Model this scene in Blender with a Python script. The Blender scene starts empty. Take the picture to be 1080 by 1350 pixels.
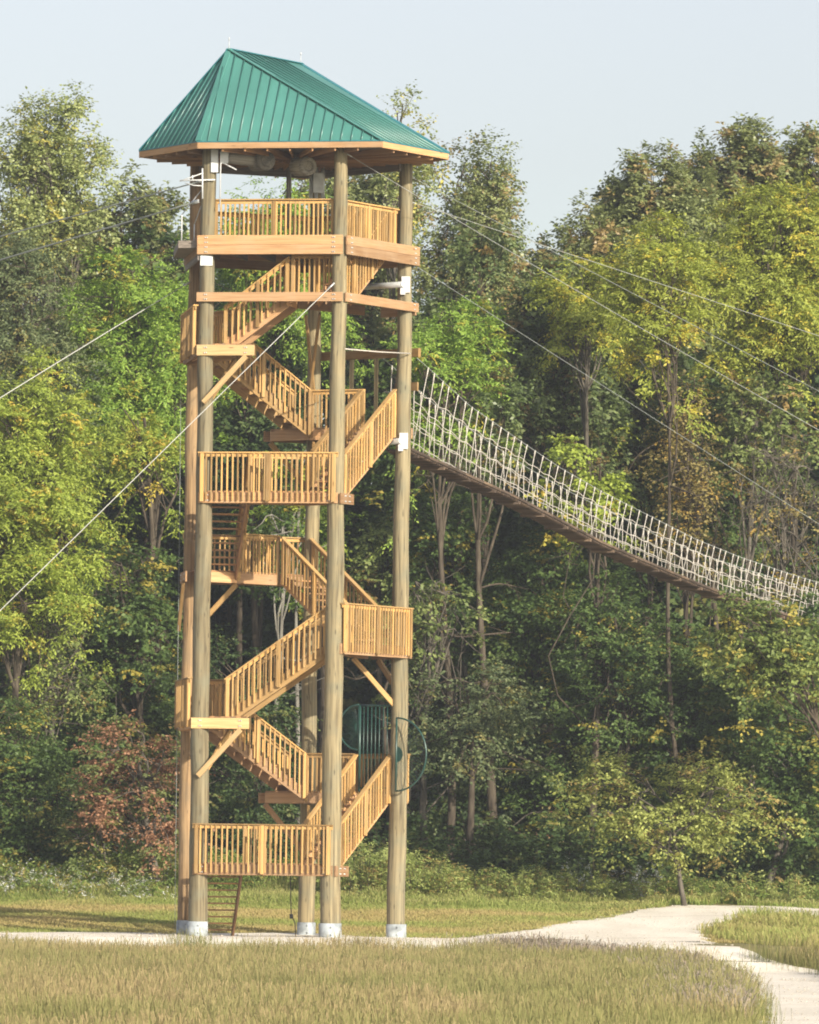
import bpy, math, random
import numpy as np
from mathutils import Vector, Matrix

scene = bpy.context.scene
COL = scene.collection
# ------------------------------------------------------------------ camera
DIST, EYE, FPX = 200.0, 1.8, 9640.0        # metres to the tower, eye height, focal length in photo pixels (1080 x 1350)
YAW, PITCH, ROLL = 0.01650595, 0.04935669, math.radians(.775)
CAMP = Vector((0, -DIST, EYE))
fwd = Vector((math.sin(YAW)*math.cos(PITCH), math.cos(YAW)*math.cos(PITCH), math.sin(PITCH)))
r0 = fwd.cross(Vector((0, 0, 1))).normalized()
u0 = r0.cross(fwd)
CR = r0*math.cos(ROLL) + u0*math.sin(ROLL)
CU = u0*math.cos(ROLL) - r0*math.sin(ROLL)
cam = bpy.data.cameras.new('camera')
cam.sensor_fit = 'VERTICAL'
cam.sensor_height = 36.0
cam.lens = 36.0*FPX/1350.0
cam.clip_start = 1.0
cam.clip_end = 5000.0
camo = bpy.data.objects.new('camera', cam)
COL.objects.link(camo)
m = Matrix((CR, CU, -fwd)).transposed().to_4x4()
m.translation = CAMP
camo.matrix_world = m
scene.camera = camo

# ------------------------------------------------------------------ sky and sun
SUN_EL, SUN_AZ = math.radians(21.5), math.radians(34)    # azimuth measured from the camera's back towards its right
w = bpy.data.worlds.new('World')
scene.world = w
w.use_nodes = True
nt = w.node_tree
sky = nt.nodes.new('ShaderNodeTexSky')
sky.sky_type = 'NISHITA'
sky.sun_disc = False
sky.sun_elevation = SUN_EL
sky.sun_rotation = math.pi - SUN_AZ
sky.air_density = 1.0
sky.dust_density = 2.0
sky.ozone_density = 1.0
bg = nt.nodes['Background']
bg.inputs['Strength'].default_value = 0.10
hs = nt.nodes.new('ShaderNodeHueSaturation')      # a veiled, milky autumn sky
hs.inputs['Hue'].default_value = .53
hs.inputs['Saturation'].default_value = .48
nt.links.new(sky.outputs[0], hs.inputs['Color'])
nt.links.new(hs.outputs[0], bg.inputs[0])
sl = bpy.data.lights.new('sun', 'SUN')
sl.energy = 4.2
sl.angle = math.radians(0.6)
sl.color = (1.0, 0.91, 0.75)
so = bpy.data.objects.new('sun', sl)
COL.objects.link(so)
sd = Vector((math.sin(SUN_AZ)*math.cos(SUN_EL), -math.cos(SUN_AZ)*math.cos(SUN_EL), math.sin(SUN_EL)))
so.rotation_euler = sd.to_track_quat('Z', 'Y').to_euler()
so.location = sd*150
scene.view_settings.view_transform = 'Standard'
scene.view_settings.look = 'None'
scene.view_settings.gamma = 1.0
scene.view_settings.exposure = 0.82
scene.cycles.filter_width = 1.9
scene.cycles.max_bounces = 6
scene.cycles.transparent_max_bounces = 4


# ------------------------------------------------------------------ picture / place conversions
def ground(x, y):
    x = np.asarray(x, float); y = np.asarray(y, float)
    z = np.where(y > 3, .043*(y-3), 0.0)
    z = np.where(y > 45, .043*42 + .10*(y-45), z)
    t = np.clip((-9.0 - y)/4.5, 0, 1)
    z = z - .66*(t*t*(3-2*t)) - .0035*np.clip(-13.5-y, 0, 200)
    return z + .03*np.sin(x*.7+y*.23) * np.clip((np.abs(y)-6)/6, 0, 1)

def at(x, y, Y):
    """the point at depth Y that the photograph shows at pixel x, y"""
    d = fwd + CR*((x-540)/FPX) + CU*((675-y)/FPX)
    t = (Y + DIST)/d.y
    return CAMP + d*t

def on_ground(x, y):
    d = fwd + CR*((x-540)/FPX) + CU*((675-y)/FPX)
    prev = None
    for t in np.arange(60, 300, .25):
        p = CAMP + d*t
        h = p.z - float(ground(p.x, p.y))
        if h < 0:
            return p
    return CAMP + d*240


# ------------------------------------------------------------------ tagging
def tag(o, label=None, cat=None, group=None, kind=None):
    if label: o['label'] = label
    if cat: o['category'] = cat
    if group: o['group'] = group
    if kind: o['kind'] = kind
    return o

def empty(name, loc=(0, 0, 0)):
    o = bpy.data.objects.new(name, None)
    o.location = loc
    o.empty_display_size = .3
    COL.objects.link(o)
    return o

# ------------------------------------------------------------------ materials
def mat(name):
    mt = bpy.data.materials.new(name)
    mt.use_nodes = True
    return mt, mt.node_tree, mt.node_tree.nodes['Principled BSDF']

def ramp(nt, cols, pos=None, inter='LINEAR'):
    n = nt.nodes.new('ShaderNodeValToRGB')
    n.color_ramp.interpolation = inter
    e = n.color_ramp.elements
    while len(e) < len(cols): e.new(.5)
    for i, c in enumerate(cols):
        e[i].position = pos[i] if pos else i/(len(cols)-1)
        e[i].color = (*c, 1)
    return n

def attr(nt, name):
    n = nt.nodes.new('ShaderNodeAttribute')
    n.attribute_name = name
    return n

def mix(nt, fac, a, b, mode='MIX'):
    n = nt.nodes.new('ShaderNodeMix')
    n.data_type = 'RGBA'
    n.blend_type = mode
    for s, v in ((n.inputs[0], fac), (n.inputs[6], a), (n.inputs[7], b)):
        if hasattr(v, 'is_output'): nt.links.new(v, s)
        elif isinstance(v, (int, float)): s.default_value = v
        else: s.default_value = (*v, 1)
    return n.outputs[2]

def wood_mat(name, dark, base, light, rough=.75, weather=None, wamt=.35, gs=(1.1, 34, 34)):
    """boards: streaks along the grain, a tone of its own for every board, knots and grey weathering"""
    mt, nt, b = mat(name)
    g = attr(nt, 'grain'); tn = attr(nt, 'tone')
    mp = nt.nodes.new('ShaderNodeMapping')
    mp.inputs['Scale'].default_value = gs
    nt.links.new(g.outputs['Vector'], mp.inputs['Vector'])
    n1 = nt.nodes.new('ShaderNodeTexNoise'); n1.inputs['Scale'].default_value = 1.0; n1.inputs['Detail'].default_value = 5
    nt.links.new(mp.outputs[0], n1.inputs['Vector'])
    r1 = ramp(nt, (dark, base, light), (.28, .5, .74)); nt.links.new(n1.outputs[0], r1.inputs[0])
    r2 = ramp(nt, ((.52, .51, .50), (1, 1, 1), (1.34, 1.27, 1.12))); nt.links.new(tn.outputs['Fac'], r2.inputs[0])
    c = mix(nt, 1.0, r1.outputs[0], r2.outputs[0], 'MULTIPLY')
    n2 = nt.nodes.new('ShaderNodeTexNoise'); n2.inputs['Scale'].default_value = 1.7; n2.inputs['Detail'].default_value = 4
    nt.links.new(g.outputs['Vector'], n2.inputs['Vector'])
    r3 = ramp(nt, ((0, 0, 0), (wamt,)*3), (.45, .72)); nt.links.new(n2.outputs[0], r3.inputs[0])
    c = mix(nt, r3.outputs[0], c, weather or dark)
    v = nt.nodes.new('ShaderNodeTexVoronoi'); v.inputs['Scale'].default_value = 1.0
    mp2 = nt.nodes.new('ShaderNodeMapping'); mp2.inputs['Scale'].default_value = (1.3, 5, 5)
    nt.links.new(g.outputs['Vector'], mp2.inputs['Vector']); nt.links.new(mp2.outputs[0], v.inputs['Vector'])
    r4 = ramp(nt, ((.8,)*3, (0, 0, 0)), (.05, .13)); nt.links.new(v.outputs['Distance'], r4.inputs[0])
    c = mix(nt, r4.outputs[0], c, tuple(x*.45 for x in dark))
    if gs[0] < 1:                        # long dark drying checks
        mp3 = nt.nodes.new('ShaderNodeMapping'); mp3.inputs['Scale'].default_value = (.22, 7, 7)
        nt.links.new(g.outputs['Vector'], mp3.inputs['Vector'])
        n4 = nt.nodes.new('ShaderNodeTexNoise'); n4.inputs['Scale'].default_value = 1.0; n4.inputs['Detail'].default_value = 3
        nt.links.new(mp3.outputs[0], n4.inputs['Vector'])
        r5 = ramp(nt, ((0, 0, 0), (.75,)*3, (0, 0, 0)), (.515, .53, .545)); nt.links.new(n4.outputs[0], r5.inputs[0])
        c = mix(nt, r5.outputs[0], c, tuple(x*.5 for x in dark))
    nt.links.new(c, b.inputs['Base Color'])
    b.inputs['Roughness'].default_value = rough
    b.inputs['Specular IOR Level'].default_value = .25
    bp = nt.nodes.new('ShaderNodeBump'); bp.inputs['Strength'].default_value = .35; bp.inputs['Distance'].default_value = .01
    nt.links.new(n1.outputs[0], bp.inputs['Height']); nt.links.new(bp.outputs[0], b.inputs['Normal'])
    return mt

def plain_mat(name, col, rough=.6, metal=0, spec=.4, var=.25, scale=6):
    mt, nt, b = mat(name)
    tc = nt.nodes.new('ShaderNodeTexCoord')
    n = nt.nodes.new('ShaderNodeTexNoise'); n.inputs['Scale'].default_value = scale; n.inputs['Detail'].default_value = 5
    nt.links.new(tc.outputs['Object'], n.inputs['Vector'])
    r = ramp(nt, (tuple(c*(1-var) for c in col), tuple(min(1, c*(1+var)) for c in col)), (.3, .7))
    nt.links.new(n.outputs[0], r.inputs[0]); nt.links.new(r.outputs[0], b.inputs['Base Color'])
    b.inputs['Roughness'].default_value = rough
    b.inputs['Metallic'].default_value = metal
    b.inputs['Specular IOR Level'].default_value = spec
    return mt

M = {}
M['lumber'] = wood_mat('treated_lumber', (.31, .185, .068), (.455, .28, .108), (.54, .345, .145), weather=(.40, .30, .18))
M['rim'] = wood_mat('rim_lumber', (.31, .175, .085), (.42, .25, .13), (.49, .31, .17), weather=(.42, .32, .22))
M['fresh'] = wood_mat('fresh_lumber', (.43, .28, .13), (.54, .37, .18), (.60, .43, .23), weather=(.48, .36, .2), wamt=.2)
M['deck'] = wood_mat('deck_lumber', (.22, .12, .06), (.32, .18, .09), (.40, .23, .12), weather=(.3, .24, .19))
M['pole'] = wood_mat('pole_wood', (.085, .068, .042), (.225, .185, .11), (.32, .27, .17), weather=(.17, .165, .115), wamt=.75, gs=(.55, 15, 15))
M['dark_deck'] = wood_mat('weathered_lumber', (.10, .085, .08), (.17, .15, .14), (.24, .21, .19))
M['greylog'] = wood_mat('grey_log', (.16, .15, .13), (.30, .28, .25), (.40, .38, .34))
M['roof'] = plain_mat('green_roof_metal', (.062, .20, .175), rough=.4, spec=.5, var=.16, scale=.8)
M['rib'] = plain_mat('roof_seam_metal', (.05, .17, .15), rough=.33, spec=.7, var=.1)
M['rooftrim'] = plain_mat('sky_tinted_trim', (.028, .16, .19), rough=.4, spec=.5, var=.1)  # trim; on the outline caps its blue is sky reflection put into the colour
M['steel'] = plain_mat('galvanised_steel', (.55, .57, .58), rough=.45, metal=.35, var=.15)
M['sleeve'] = plain_mat('galvanised_sleeve', (.33, .36, .38), rough=.6, metal=.1, var=.45, scale=4)
M['white'] = plain_mat('white_painted_steel', (.52, .53, .54), rough=.5, var=.1)
M['cable'] = plain_mat('steel_cable', (.36, .37, .36), rough=.5, metal=.2, var=.1)
M['palecable'] = plain_mat('pale_steel_cable', (.46, .46, .44), rough=.6, var=.08)
M['greycable'] = plain_mat('dull_steel_cable', (.26, .28, .27), rough=.6, metal=.2, var=.1)
M['rope'] = plain_mat('white_rope', (.50, .465, .42), rough=.9, var=.12, scale=20)
M['gate'] = plain_mat('green_painted_steel', (.014, .055, .045), rough=.35, spec=.6, var=.2)
M['rubber'] = plain_mat('black_rubber', (.05, .05, .05), rough=.8, var=.3)
M['bolt'] = plain_mat('bolt_steel', (.6, .6, .58), rough=.35, metal=.6)


# ------------------------------------------------------------------ mesh builder
RNG = random.Random(7)
class MB:
    def __init__(s):
        s.v = []; s.f = []; s.g = []; s.t = []; s.sm = []
    def _add(s, vs, fs, gs, smooth=False):
        o = len(s.v); tone = RNG.random(); off = Vector((RNG.random()*40, RNG.random()*40, RNG.random()*40))
        s.v += [tuple(v) for v in vs]
        s.g += [tuple(Vector(g)+off) for g in gs]
        s.t += [tone]*len(vs)
        s.f += [tuple(i+o for i in f) for f in fs]
        s.sm += [smooth]*len(fs)
    def beam(s, a, b, w, h, up=(0, 0, 1), dz=0.0, c=.006):
        """a board from a to b; w across, h along up; chamfered along its length"""
        a = Vector(a); b = Vector(b); d = b-a; L = d.length
        if L < 1e-6: return
        d /= L
        sd_ = d.cross(Vector(up))
        if sd_.length < 1e-4: sd_ = d.cross(Vector((0, 1, 0)))
        sd_.normalize(); u = sd_.cross(d).normalized()
        hw, hh = w/2, h/2
        c = min(c, hw*.5, hh*.5)
        prof = [(-hw+c, -hh), (hw-c, -hh), (hw, -hh+c), (hw, hh-c), (hw-c, hh), (-hw+c, hh), (-hw, hh-c), (-hw, -hh+c)]
        vs, gs = [], []
        for q, l in ((a, 0), (b, L)):
            for (x, y) in prof:
                vs.append(q + sd_*x + u*(y+dz)); gs.append((l, x, y))
        n = 8
        fs = [(i, (i+1) % n, n+(i+1) % n, n+i) for i in range(n)]
        fs += [tuple(range(n-1, -1, -1)), tuple(range(n, 2*n))]
        s._add(vs, fs, gs)
    def tube(s, pts, rad, n=8, cap=True):
        pts = [Vector(p) for p in pts]
        if not hasattr(rad, '__len__'): rad = [rad]*len(pts)
        vs, gs, fs = [], [], []
        L = 0; prev = None
        for i, p in enumerate(pts):
            d = (pts[min(i+1, len(pts)-1)] - pts[max(i-1, 0)]).normalized()
            if prev is None:
                ref = Vector((0, 0, 1)) if abs(d.z) < .9 else Vector((1, 0, 0))
                a = d.cross(ref).normalized()
            else:
                a = (prev - d*prev.dot(d)).normalized()
            prev = a; b = d.cross(a)
            if i: L += (p-pts[i-1]).length
            for k in range(n):
                t = 2*math.pi*k/n
                q = a*math.cos(t) + b*math.sin(t)
                vs.append(p + q*rad[i]); gs.append((L, rad[i]*math.cos(t), rad[i]*math.sin(t)))
        for i in range(len(pts)-1):
            for k in range(n):
                fs.append((i*n+k, i*n+(k+1) % n, (i+1)*n+(k+1) % n, (i+1)*n+k))
        if cap:
            fs.append(tuple(range(n-1, -1, -1))); o = (len(pts)-1)*n
            fs.append(tuple(range(o, o+n)))
        s._add(vs, fs, gs, True)
    def prism(s, poly, z0, z1):
        n = len(poly)
        vs = [Vector((p[0], p[1], z0)) for p in poly] + [Vector((p[0], p[1], z1)) for p in poly]
        fs = [(i, (i+1) % n, n+(i+1) % n, n+i) for i in range(n)] + [tuple(range(n-1, -1, -1)), tuple(range(n, 2*n))]
        s._add(vs, fs, [(v.x, v.y, v.z) for v in vs])
    def face(s, pts):
        s._add(pts, [tuple(range(len(pts)))], [tuple(p) for p in pts])
    def torus(s, c, ax, R, r, n=20, k=8):
        c = Vector(c); ax = Vector(ax).normalized()
        a = ax.orthogonal().normalized(); b = ax.cross(a)
        vs, fs = [], []
        for i in range(n):
            t = 2*math.pi*i/n; q = a*math.cos(t)+b*math.sin(t)
            for j in range(k):
                p = 2*math.pi*j/k
                vs.append(c + q*(R + r*math.cos(p)) + ax*(r*math.sin(p)))
        for i in range(n):
            for j in range(k):
                fs.append((i*k+j, ((i+1) % n)*k+j, ((i+1) % n)*k+(j+1) % k, i*k+(j+1) % k))
        s._add(vs, fs, [tuple(v) for v in vs], True)
    def build(s, name, m_, parent=None):
        me = bpy.data.meshes.new(name)
        me.from_pydata(s.v, [], s.f)
        a = me.attributes.new('grain', 'FLOAT_VECTOR', 'POINT')
        a.data.foreach_set('vector', np.array(s.g, np.float32).ravel())
        a = me.attributes.new('tone', 'FLOAT', 'POINT')
        a.data.foreach_set('value', np.array(s.t, np.float32))
        me.polygons.foreach_set('use_smooth', s.sm)
        me.materials.append(m_)
        me.update()
        o = bpy.data.objects.new(name, me)
        COL.objects.link(o)
        if parent: o.parent = parent
        return o


# ================================================================== THE TOWER
SC = 48.2
RAD = 150/SC
VX = []
for a in (138, 66, -6, -78, -150):
    a = math.radians(a)
    VX.append(Vector((RAD*math.cos(a), -RAD*math.sin(a))))
NAME = 'ABCDE'
def vtx(k): return VX[k % 5]
def edir(k): return (vtx(k+1)-vtx(k)).normalized()
def einn(k):
    d = edir(k); return Vector((-d.y, d.x))
def V3(p, z): return Vector((p[0], p[1], z))
def zlev(k, y):
    """height of picture row y at pole k"""
    p = vtx(k); z = 10.0
    for _ in range(4):
        q = at(540, y, p.y); # find the x by projecting, rows are nearly level
        v = Vector((p.x, p.y, z)) - CAMP
        px = 540 + FPX*v.dot(CR)/v.dot(fwd)
        z = at(px, y, p.y).z
    return z

tower = empty('observation_tower')
tag(tower, 'tall wooden observation tower of round poles with zigzag stairs and a green metal roof', 'tower')
# poles: radius at base and at top, row of the top
prad = [(.262, .19), (.285, .178), (.255, .185), (.235, .165), (.215, .165)]
ROOFZ = zlev(1, 196)
POLES = []
M['pole_sunlit'] = wood_mat('sunlit_pole_wood', (.12, .075, .038), (.29, .19, .10), (.38, .26, .14), weather=(.20, .15, .095), wamt=.6, gs=(.55, 15, 15))  # back left pole only: warm sunlight put into the wood colour
for k in range(5):
    p = vtx(k); rb, rt = prad[k]
    zt = ROOFZ + .35
    b = MB(); N = 24
    pts, rr = [], []
    for i in range(N+1):
        t = i/N; wob = .012*math.sin(i*1.7+k)+.010*math.sin(i*.6+k*2)
        pts.append((p.x+wob, p.y+wob*.6, -.3 + (zt+.3)*t)); rr.append(rb+(rt-rb)*t + .004*math.sin(i*2.3+k))
    b.tube(pts, rr, 20)
    po = b.build('pole', M['pole_sunlit'] if k == 4 else M['pole'], tower)
    s = MB()
    hz = (.42, .42, .40, .40, .42)[k]
    s.tube([(p.x+pts[0][0]-p.x, p.y, -.25), (p.x, p.y, hz), (p.x, p.y, hz+.004)], [rb+.025, rb+.022, rb-.01], 24)
    for q in range(2):
        c = Vector((p.x+.03, p.y, .12+.2*q)); s.tube([c+Vector((0, -rb-.05, 0)), c], .028, 8)
    s.build('base_sleeve', M['sleeve'], po)
    POLES.append(po)

def railing(name_parent, p0, p1, h=1.03, sp=.135, out=(0, 0), posts=(0, 1), low=-.02, mid_drop=.05, cap=.14, m_=None, postlow=None, plate=True):
    """balustrade from p0 to p1 (deck level or stair nosing line): cap board, rail under it, balusters; posts are sub-meshes"""
    p0 = Vector(p0); p1 = Vector(p1); d = p1-p0; up = Vector((0, 0, 1))
    hl = Vector((d.x, d.y, 0)).length
    b = MB(); m_ = m_ or M['lumber']
    b.beam(p0+up*(h-.02), p1+up*(h-.02), cap, .038)
    b.beam(p0+up*(h-.09), p1+up*(h-.09), .038, .085)
    n = max(2, int(hl/sp))
    for i in range(n):
        t = (i+.5)/n + RNG.uniform(-.06, .06)/n
        q = p0+d*t
        o = Vector((out[0], out[1], 0))*.04
        j = Vector((RNG.uniform(-.006, .006), RNG.uniform(-.006, .006), 0))
        b.beam(q+o+up*low, q+o+j+up*(h-.05), .042, .042, up=(d.x, d.y, 0), c=.004)
    if not plate:
        b.beam(p0+up*.10, p1+up*.10, .038, .085)
    r = b.build('railing', m_, name_parent)
    pm = MB()
    for t in posts:
        q = p0+d*t
        o = Vector((out[0], out[1], 0))*.02
        pm.beam(q+o+up*((low if postlow is None else postlow)-.03), q+o+up*(h-.04), .095, .095, up=(d.x, d.y, 0))
    return r, pm

def add_posts(parent, p0, p1, ts, h, low, out=(0, 0), m_=None):
    p0 = Vector(p0); p1 = Vector(p1); d = p1-p0
    for t in ts:
        q = p0+d*t + Vector((out[0], out[1], 0))*.03
        b = MB(); b.beam(q+Vector((0, 0, low)), q+Vector((0, 0, h-.041)), .092, .092, up=(d.x, d.y, 0))
        b.build('post', m_ or M['lumber'], parent)

def rim(parent, p0, p1, ztop, h=.29, th=.045, m_=None, bolts=False, name='rim_beam', ins=0):
    b = MB()
    b.beam(V3(p0, ztop-h/2), V3(p1, ztop-h/2), th, h)
    o = b.build(name, m_ or M['rim'], parent)
    if bolts:
        s = MB(); d = (Vector(p1)-Vector(p0)).normalized(); nrm = Vector((d.y, -d.x))
        for q, sg in ((Vector(p0), 1), (Vector(p1), -1)):
            for a_ in (.22, .27):
                for zz in (.25, .75):
                    c = q + d*a_*sg + nrm*(th/2)
                    s.tube([V3(c, ztop-h*zz), V3(c+nrm*.018, ztop-h*zz)], .02, 6)
        s.build('bolt', M['bolt'], parent)
    return o

S0, S1, WID = .62, 3.50, 1.18
OFF = .22
def pt(k, s, o):
    return vtx(k) + edir(k)*s + einn(k)*o

def deck_boards(b, poly, z, dirv, bw=.14, th=.04):
    """board a convex polygon with planks that run along dirv"""
    d = Vector(dirv).normalized(); n = Vector((-d.y, d.x))
    ts = [p.dot(n) for p in poly]
    t = min(ts)
    while t < max(ts):
        lo, hi = t+.004, min(t+bw-.004, max(ts))
        q = [p.copy() for p in poly]
        for lim, sg in ((lo, 1), (hi, -1)):
            res = []
            for i in range(len(q)):
                a, c = q[i], q[(i+1) % len(q)]
                da, dc = sg*(a.dot(n)-lim), sg*(c.dot(n)-lim)
                if da >= 0: res.append(a)
                if da*dc < 0: res.append(a+(c-a)*(da/(da-dc)))
            q = res
            if len(q) < 3: break
        if len(q) >= 3: b.prism(q, z-th, z)
        t += bw

def landing(k, z, outer_rail=True, inner=True, braces=True, T=1.30, beam_mat=None, beam_label=None, arrive=True):
    """a landing on the side from pole k to pole k+1; the flight below arrives at pole k, the one above leaves at pole k+1"""
    out = -einn(k)
    v0, v1 = vtx(k), vtx(k+1)
    r = .25
    o0 = v0 + out*r - edir(k)*.1; o1 = v1 + out*r + edir(k)*.1
    dn = edir(k+1); outn = -einn(k+1)
    e0 = v1 + outn*.24 - dn*.2; e1 = v1 + outn*.24 + dn*(T+.10)
    F = pt(k+1, S0+.02, WID+.05); P = v0 + einn(k-1)*(WID+.05)
    if not arrive: P = v0 - edir(k-1)*T + einn(k-1)*.0
    inner_end = v1 + dn*T
    poly = [v0 + out*(r-.06), v1 + out*(r-.06), v1 + dn*T, F, P] if arrive else [v0+out*(r-.06), v1+out*(r-.06), v1+dn*T, F, P]
    b = MB()
    deck_boards(b, poly, z, edir(k))
    L = b.build('landing', M['deck'], tower)
    rim(L, o0, o1, z-.043, bolts=True)
    rim(L, e0, e1, z-.05, m_=beam_mat or M['rim'], bolts=True)
    rim(L, inner_end - outn*.0 , F, z-.045)
    rim(L, F, P, z-.047)
    # beam on the arriving side, inside its pole
    rim(L, v0 + out*.2 + edir(k)*.02, P, z-.055)
    j = MB()
    for q in (.3, .6):
        j.beam(V3(o0+(P-o0)*q, z-.16), V3(o1+(F-o1)*q, z-.16), .04, .2)
    j.build('joist', M['rim'], L)
    if outer_rail:
        a = V3(o0 + out*.05, z); c = V3(o1 + out*.05, z)
        R_, _ = railing(L, a, c, h=1.05, low=-.26, out=out, sp=.145)
        add_posts(R_, a, c, (.03, .5, .97), 1.05, -.30, out=out)
    if inner:
        a = V3(P, z); c = V3(F, z)
        R_, _ = railing(L, a, c, h=1.05, low=-.2)
        add_posts(R_, a, c, (.02, .98), 1.05, -.28)
    if braces:
        b = MB()
        b.beam(V3(v1 + outn*.30 + dn*(T-.12), z-.36), V3(v1 + outn*.30 + dn*.02, z-1.62), .09, .14)
        b.build('brace', beam_mat or M['lumber'], L)
        b = MB()
        b.beam(V3(F - dn*.1, z-.36), V3(v1 - outn*.02 + einn(k+1)*.12 + dn*.05, z-1.62), .08, .13)
        b.build('brace', M['lumber'], L)
    return L

def flight(k, z0, z1, s0=S0, s1=S1, inner_rail=True, outer_rail=True, m_=None, toprail_mat=None):
    """stairs along the side k, from z0 up to z1"""
    n = max(3, round((z1-z0)/.185)); rise = (z1-z0)/n
    b = MB()
    th = .05
    F = None
    root = None
    for i, o in enumerate((OFF, OFF + WID - .2)):
        b = MB()
        a = V3(pt(k, s0-.05, o), z0-.16); c = V3(pt(k, s1+.02, o), z1-.16)
        b.beam(a, c, th, .29)
        if i == 0:
            root = b.build('stair_flight', m_ or M['rim'], tower)
        else:
            b.build('stringer', m_ or M['rim'], root)
    for i in range(1, n):
        s = s0 + (s1-s0)*i/n
        z = z0 + rise*i
        b = MB()
        b.beam(V3(pt(k, s-.02, OFF-.02), z-.02), V3(pt(k, s-.02, OFF+WID-.18), z-.02), .29, .042)
        b.build('tread', M['deck'], root)
    up = Vector((0, 0, 0))
    for o, use, sg in ((OFF-.045, outer_rail, -1), (OFF+WID-.155, inner_rail, 1)):
        if not use: continue
        a = V3(pt(k, s0, o), z0); c = V3(pt(k, s1, o), z1)
        R_, _ = railing(root, a, c, h=1.02, low=-.2, sp=.15, out=einn(k)*sg)
        add_posts(R_, a, c, (.03, .52, .97), 1.02, -.26, out=einn(k)*sg)
    return root

# picture rows of the decks (at the pole that shows them best)
L = [zlev(1, 1139), zlev(2, 1044), zlev(0, 944), zlev(1, 846), zlev(4, 753), zlev(1, 648), zlev(2, 562), zlev(0, 453)]
L9 = zlev(1, 386); L10 = zlev(1, 311)
flight(4, 0.02, L[0], s0=1.0, s1=S1, outer_rail=False, inner_rail=False, m_=M['deck'])
landing(0, L[0], T=.42, braces=False)
flight(1, L[0], L[1])
landing(2, L[1], beam_mat=M['rim'])
flight(3, L[1], L[2])
landing(4, L[2], beam_mat=M['fresh'])
flight(0, L[2], L[3], m_=M['lumber'])
landing(1, L[3])
flight(2, L[3], L[4])
landing(3, L[4])
flight(4, L[4], L[5], m_=M['deck'])
landing(0, L[5], T=.42, braces=False)
flight(1, L[5], L[6])
L7 = landing(2, L[6], outer_rail=False)
flight(3, L[6], L[7], m_=M['lumber'])
landing(4, L[7], beam_mat=M['fresh'])
flight(0, L[7], L9, s0=.45, s1=2.25, inner_rail=True)

# --- the narrow gallery below the top deck
v0, v1, v2 = vtx(0), vtx(1), vtx(2)
b = MB()
deck_boards(b, [pt(0, 2.28, -.16), v1 + (-einn(0))*.16, v1 + einn(1)*.9 , pt(0, 2.28, 1.1)], L9, edir(0))
deck_boards(b, [v1 - einn(1)*.16, v2 - einn(1)*.16, pt(1, 3.6, 1.1), v1 + einn(1)*1.1], L9-.004, edir(1))
G = b.build('landing', M['deck'], tower)
f0 = v0 - einn(0)*.26 - edir(0)*.22; f1 = v1 - einn(0)*.26 + edir(0)*.16
g0 = v1 - einn(1)*.26 - edir(1)*.10; g1 = v2 - einn(1)*.26 + edir(1)*.30
rim(G, f0, f1, L9-.0, h=.25, bolts=True)
rim(G, g0, g1, L9-.0, h=.25, bolts=True)
rim(G, v2 - einn(2)*.24 - edir(2)*.2, v2 - einn(2)*.24 + edir(2)*1.2, L9-.05)
rim(G, pt(0, 2.26, -.1), pt(0, 2.26, 1.1), L9-.05)
rim(G, pt(0, 2.3, 1.12), pt(1, 3.4, 1.12), L9-.05)
a = V3(pt(0, 2.30, OFF), L9); c = V3(pt(0, 3.55, OFF), L9)
R_, _ = railing(G, a, c, h=1.08, low=.03); add_posts(R_, a, c, (.03, .97), 1.08, 0)
a = V3(pt(1, .15, OFF), L9); c = V3(pt(1, 1.0, OFF), L9)
R_, _ = railing(G, a, c, h=1.08, low=.03, sp=.11); add_posts(R_, a, c, (.05,), 1.08, 0)
for q0, q1, zz in ((pt(3, .25, .1), pt(2, 1.7, 1.6), 3.0), (pt(3, .05, .2), pt(2, 2.6, 1.3), 2.6)):
    b = MB(); b.beam(V3(q1, L9-.3), V3(q0, L9-zz), .07, .13); b.build('brace', M['lumber'], G)
flight(1, L9, L10, s0=1.0, s1=3.0, outer_rail=True, inner_rail=True)

# --- top deck
b = MB()
O = .2
pent = [vtx(k)*(1+O/RAD) for k in range(5)]
hole_o = WID+.12
i1 = v1 + einn(1)*hole_o; i2 = v2 + einn(1)*hole_o
def clip_inside(poly, p, n):
    res = []
    for i in range(len(poly)):
        a, c = poly[i], poly[(i+1) % len(poly)]
        da, dc = (a-p).dot(n), (c-p).dot(n)
        if da >= 0: res.append(a)
        if da*dc < 0: res.append(a+(c-a)*(da/(da-dc)))
    return res
main_ = clip_inside(pent, v1 + einn(1)*hole_o, einn(1))
deck_boards(b, main_, L10, edir(0))
strip = clip_inside(pent, v1 + einn(1)*hole_o, -einn(1))
near = clip_inside(strip, pt(1, .75, 0), -edir(1))
far_ = clip_inside(strip, pt(1, 3.05, 0), edir(1))
for q in (near, far_):
    if len(q) > 2: deck_boards(b, q, L10-.004, edir(1))
TD = b.build('top_deck', M['dark_deck'], tower)
for k in range(5):
    o = -einn(k)*.27
    e0 = .22 if k in (0,) else .10
    a = vtx(k)+o-edir(k)*e0; c = vtx(k+1)+o+edir(k)*(.14 if k == 0 else .30 if k == 1 else .1)
    rim(TD, a, c, L10+.005, h=.255, bolts=(k < 2))
    rim(TD, a+o*.02, c+o*.02, L10-.254, h=.26, bolts=(k < 2))
j = MB()
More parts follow.
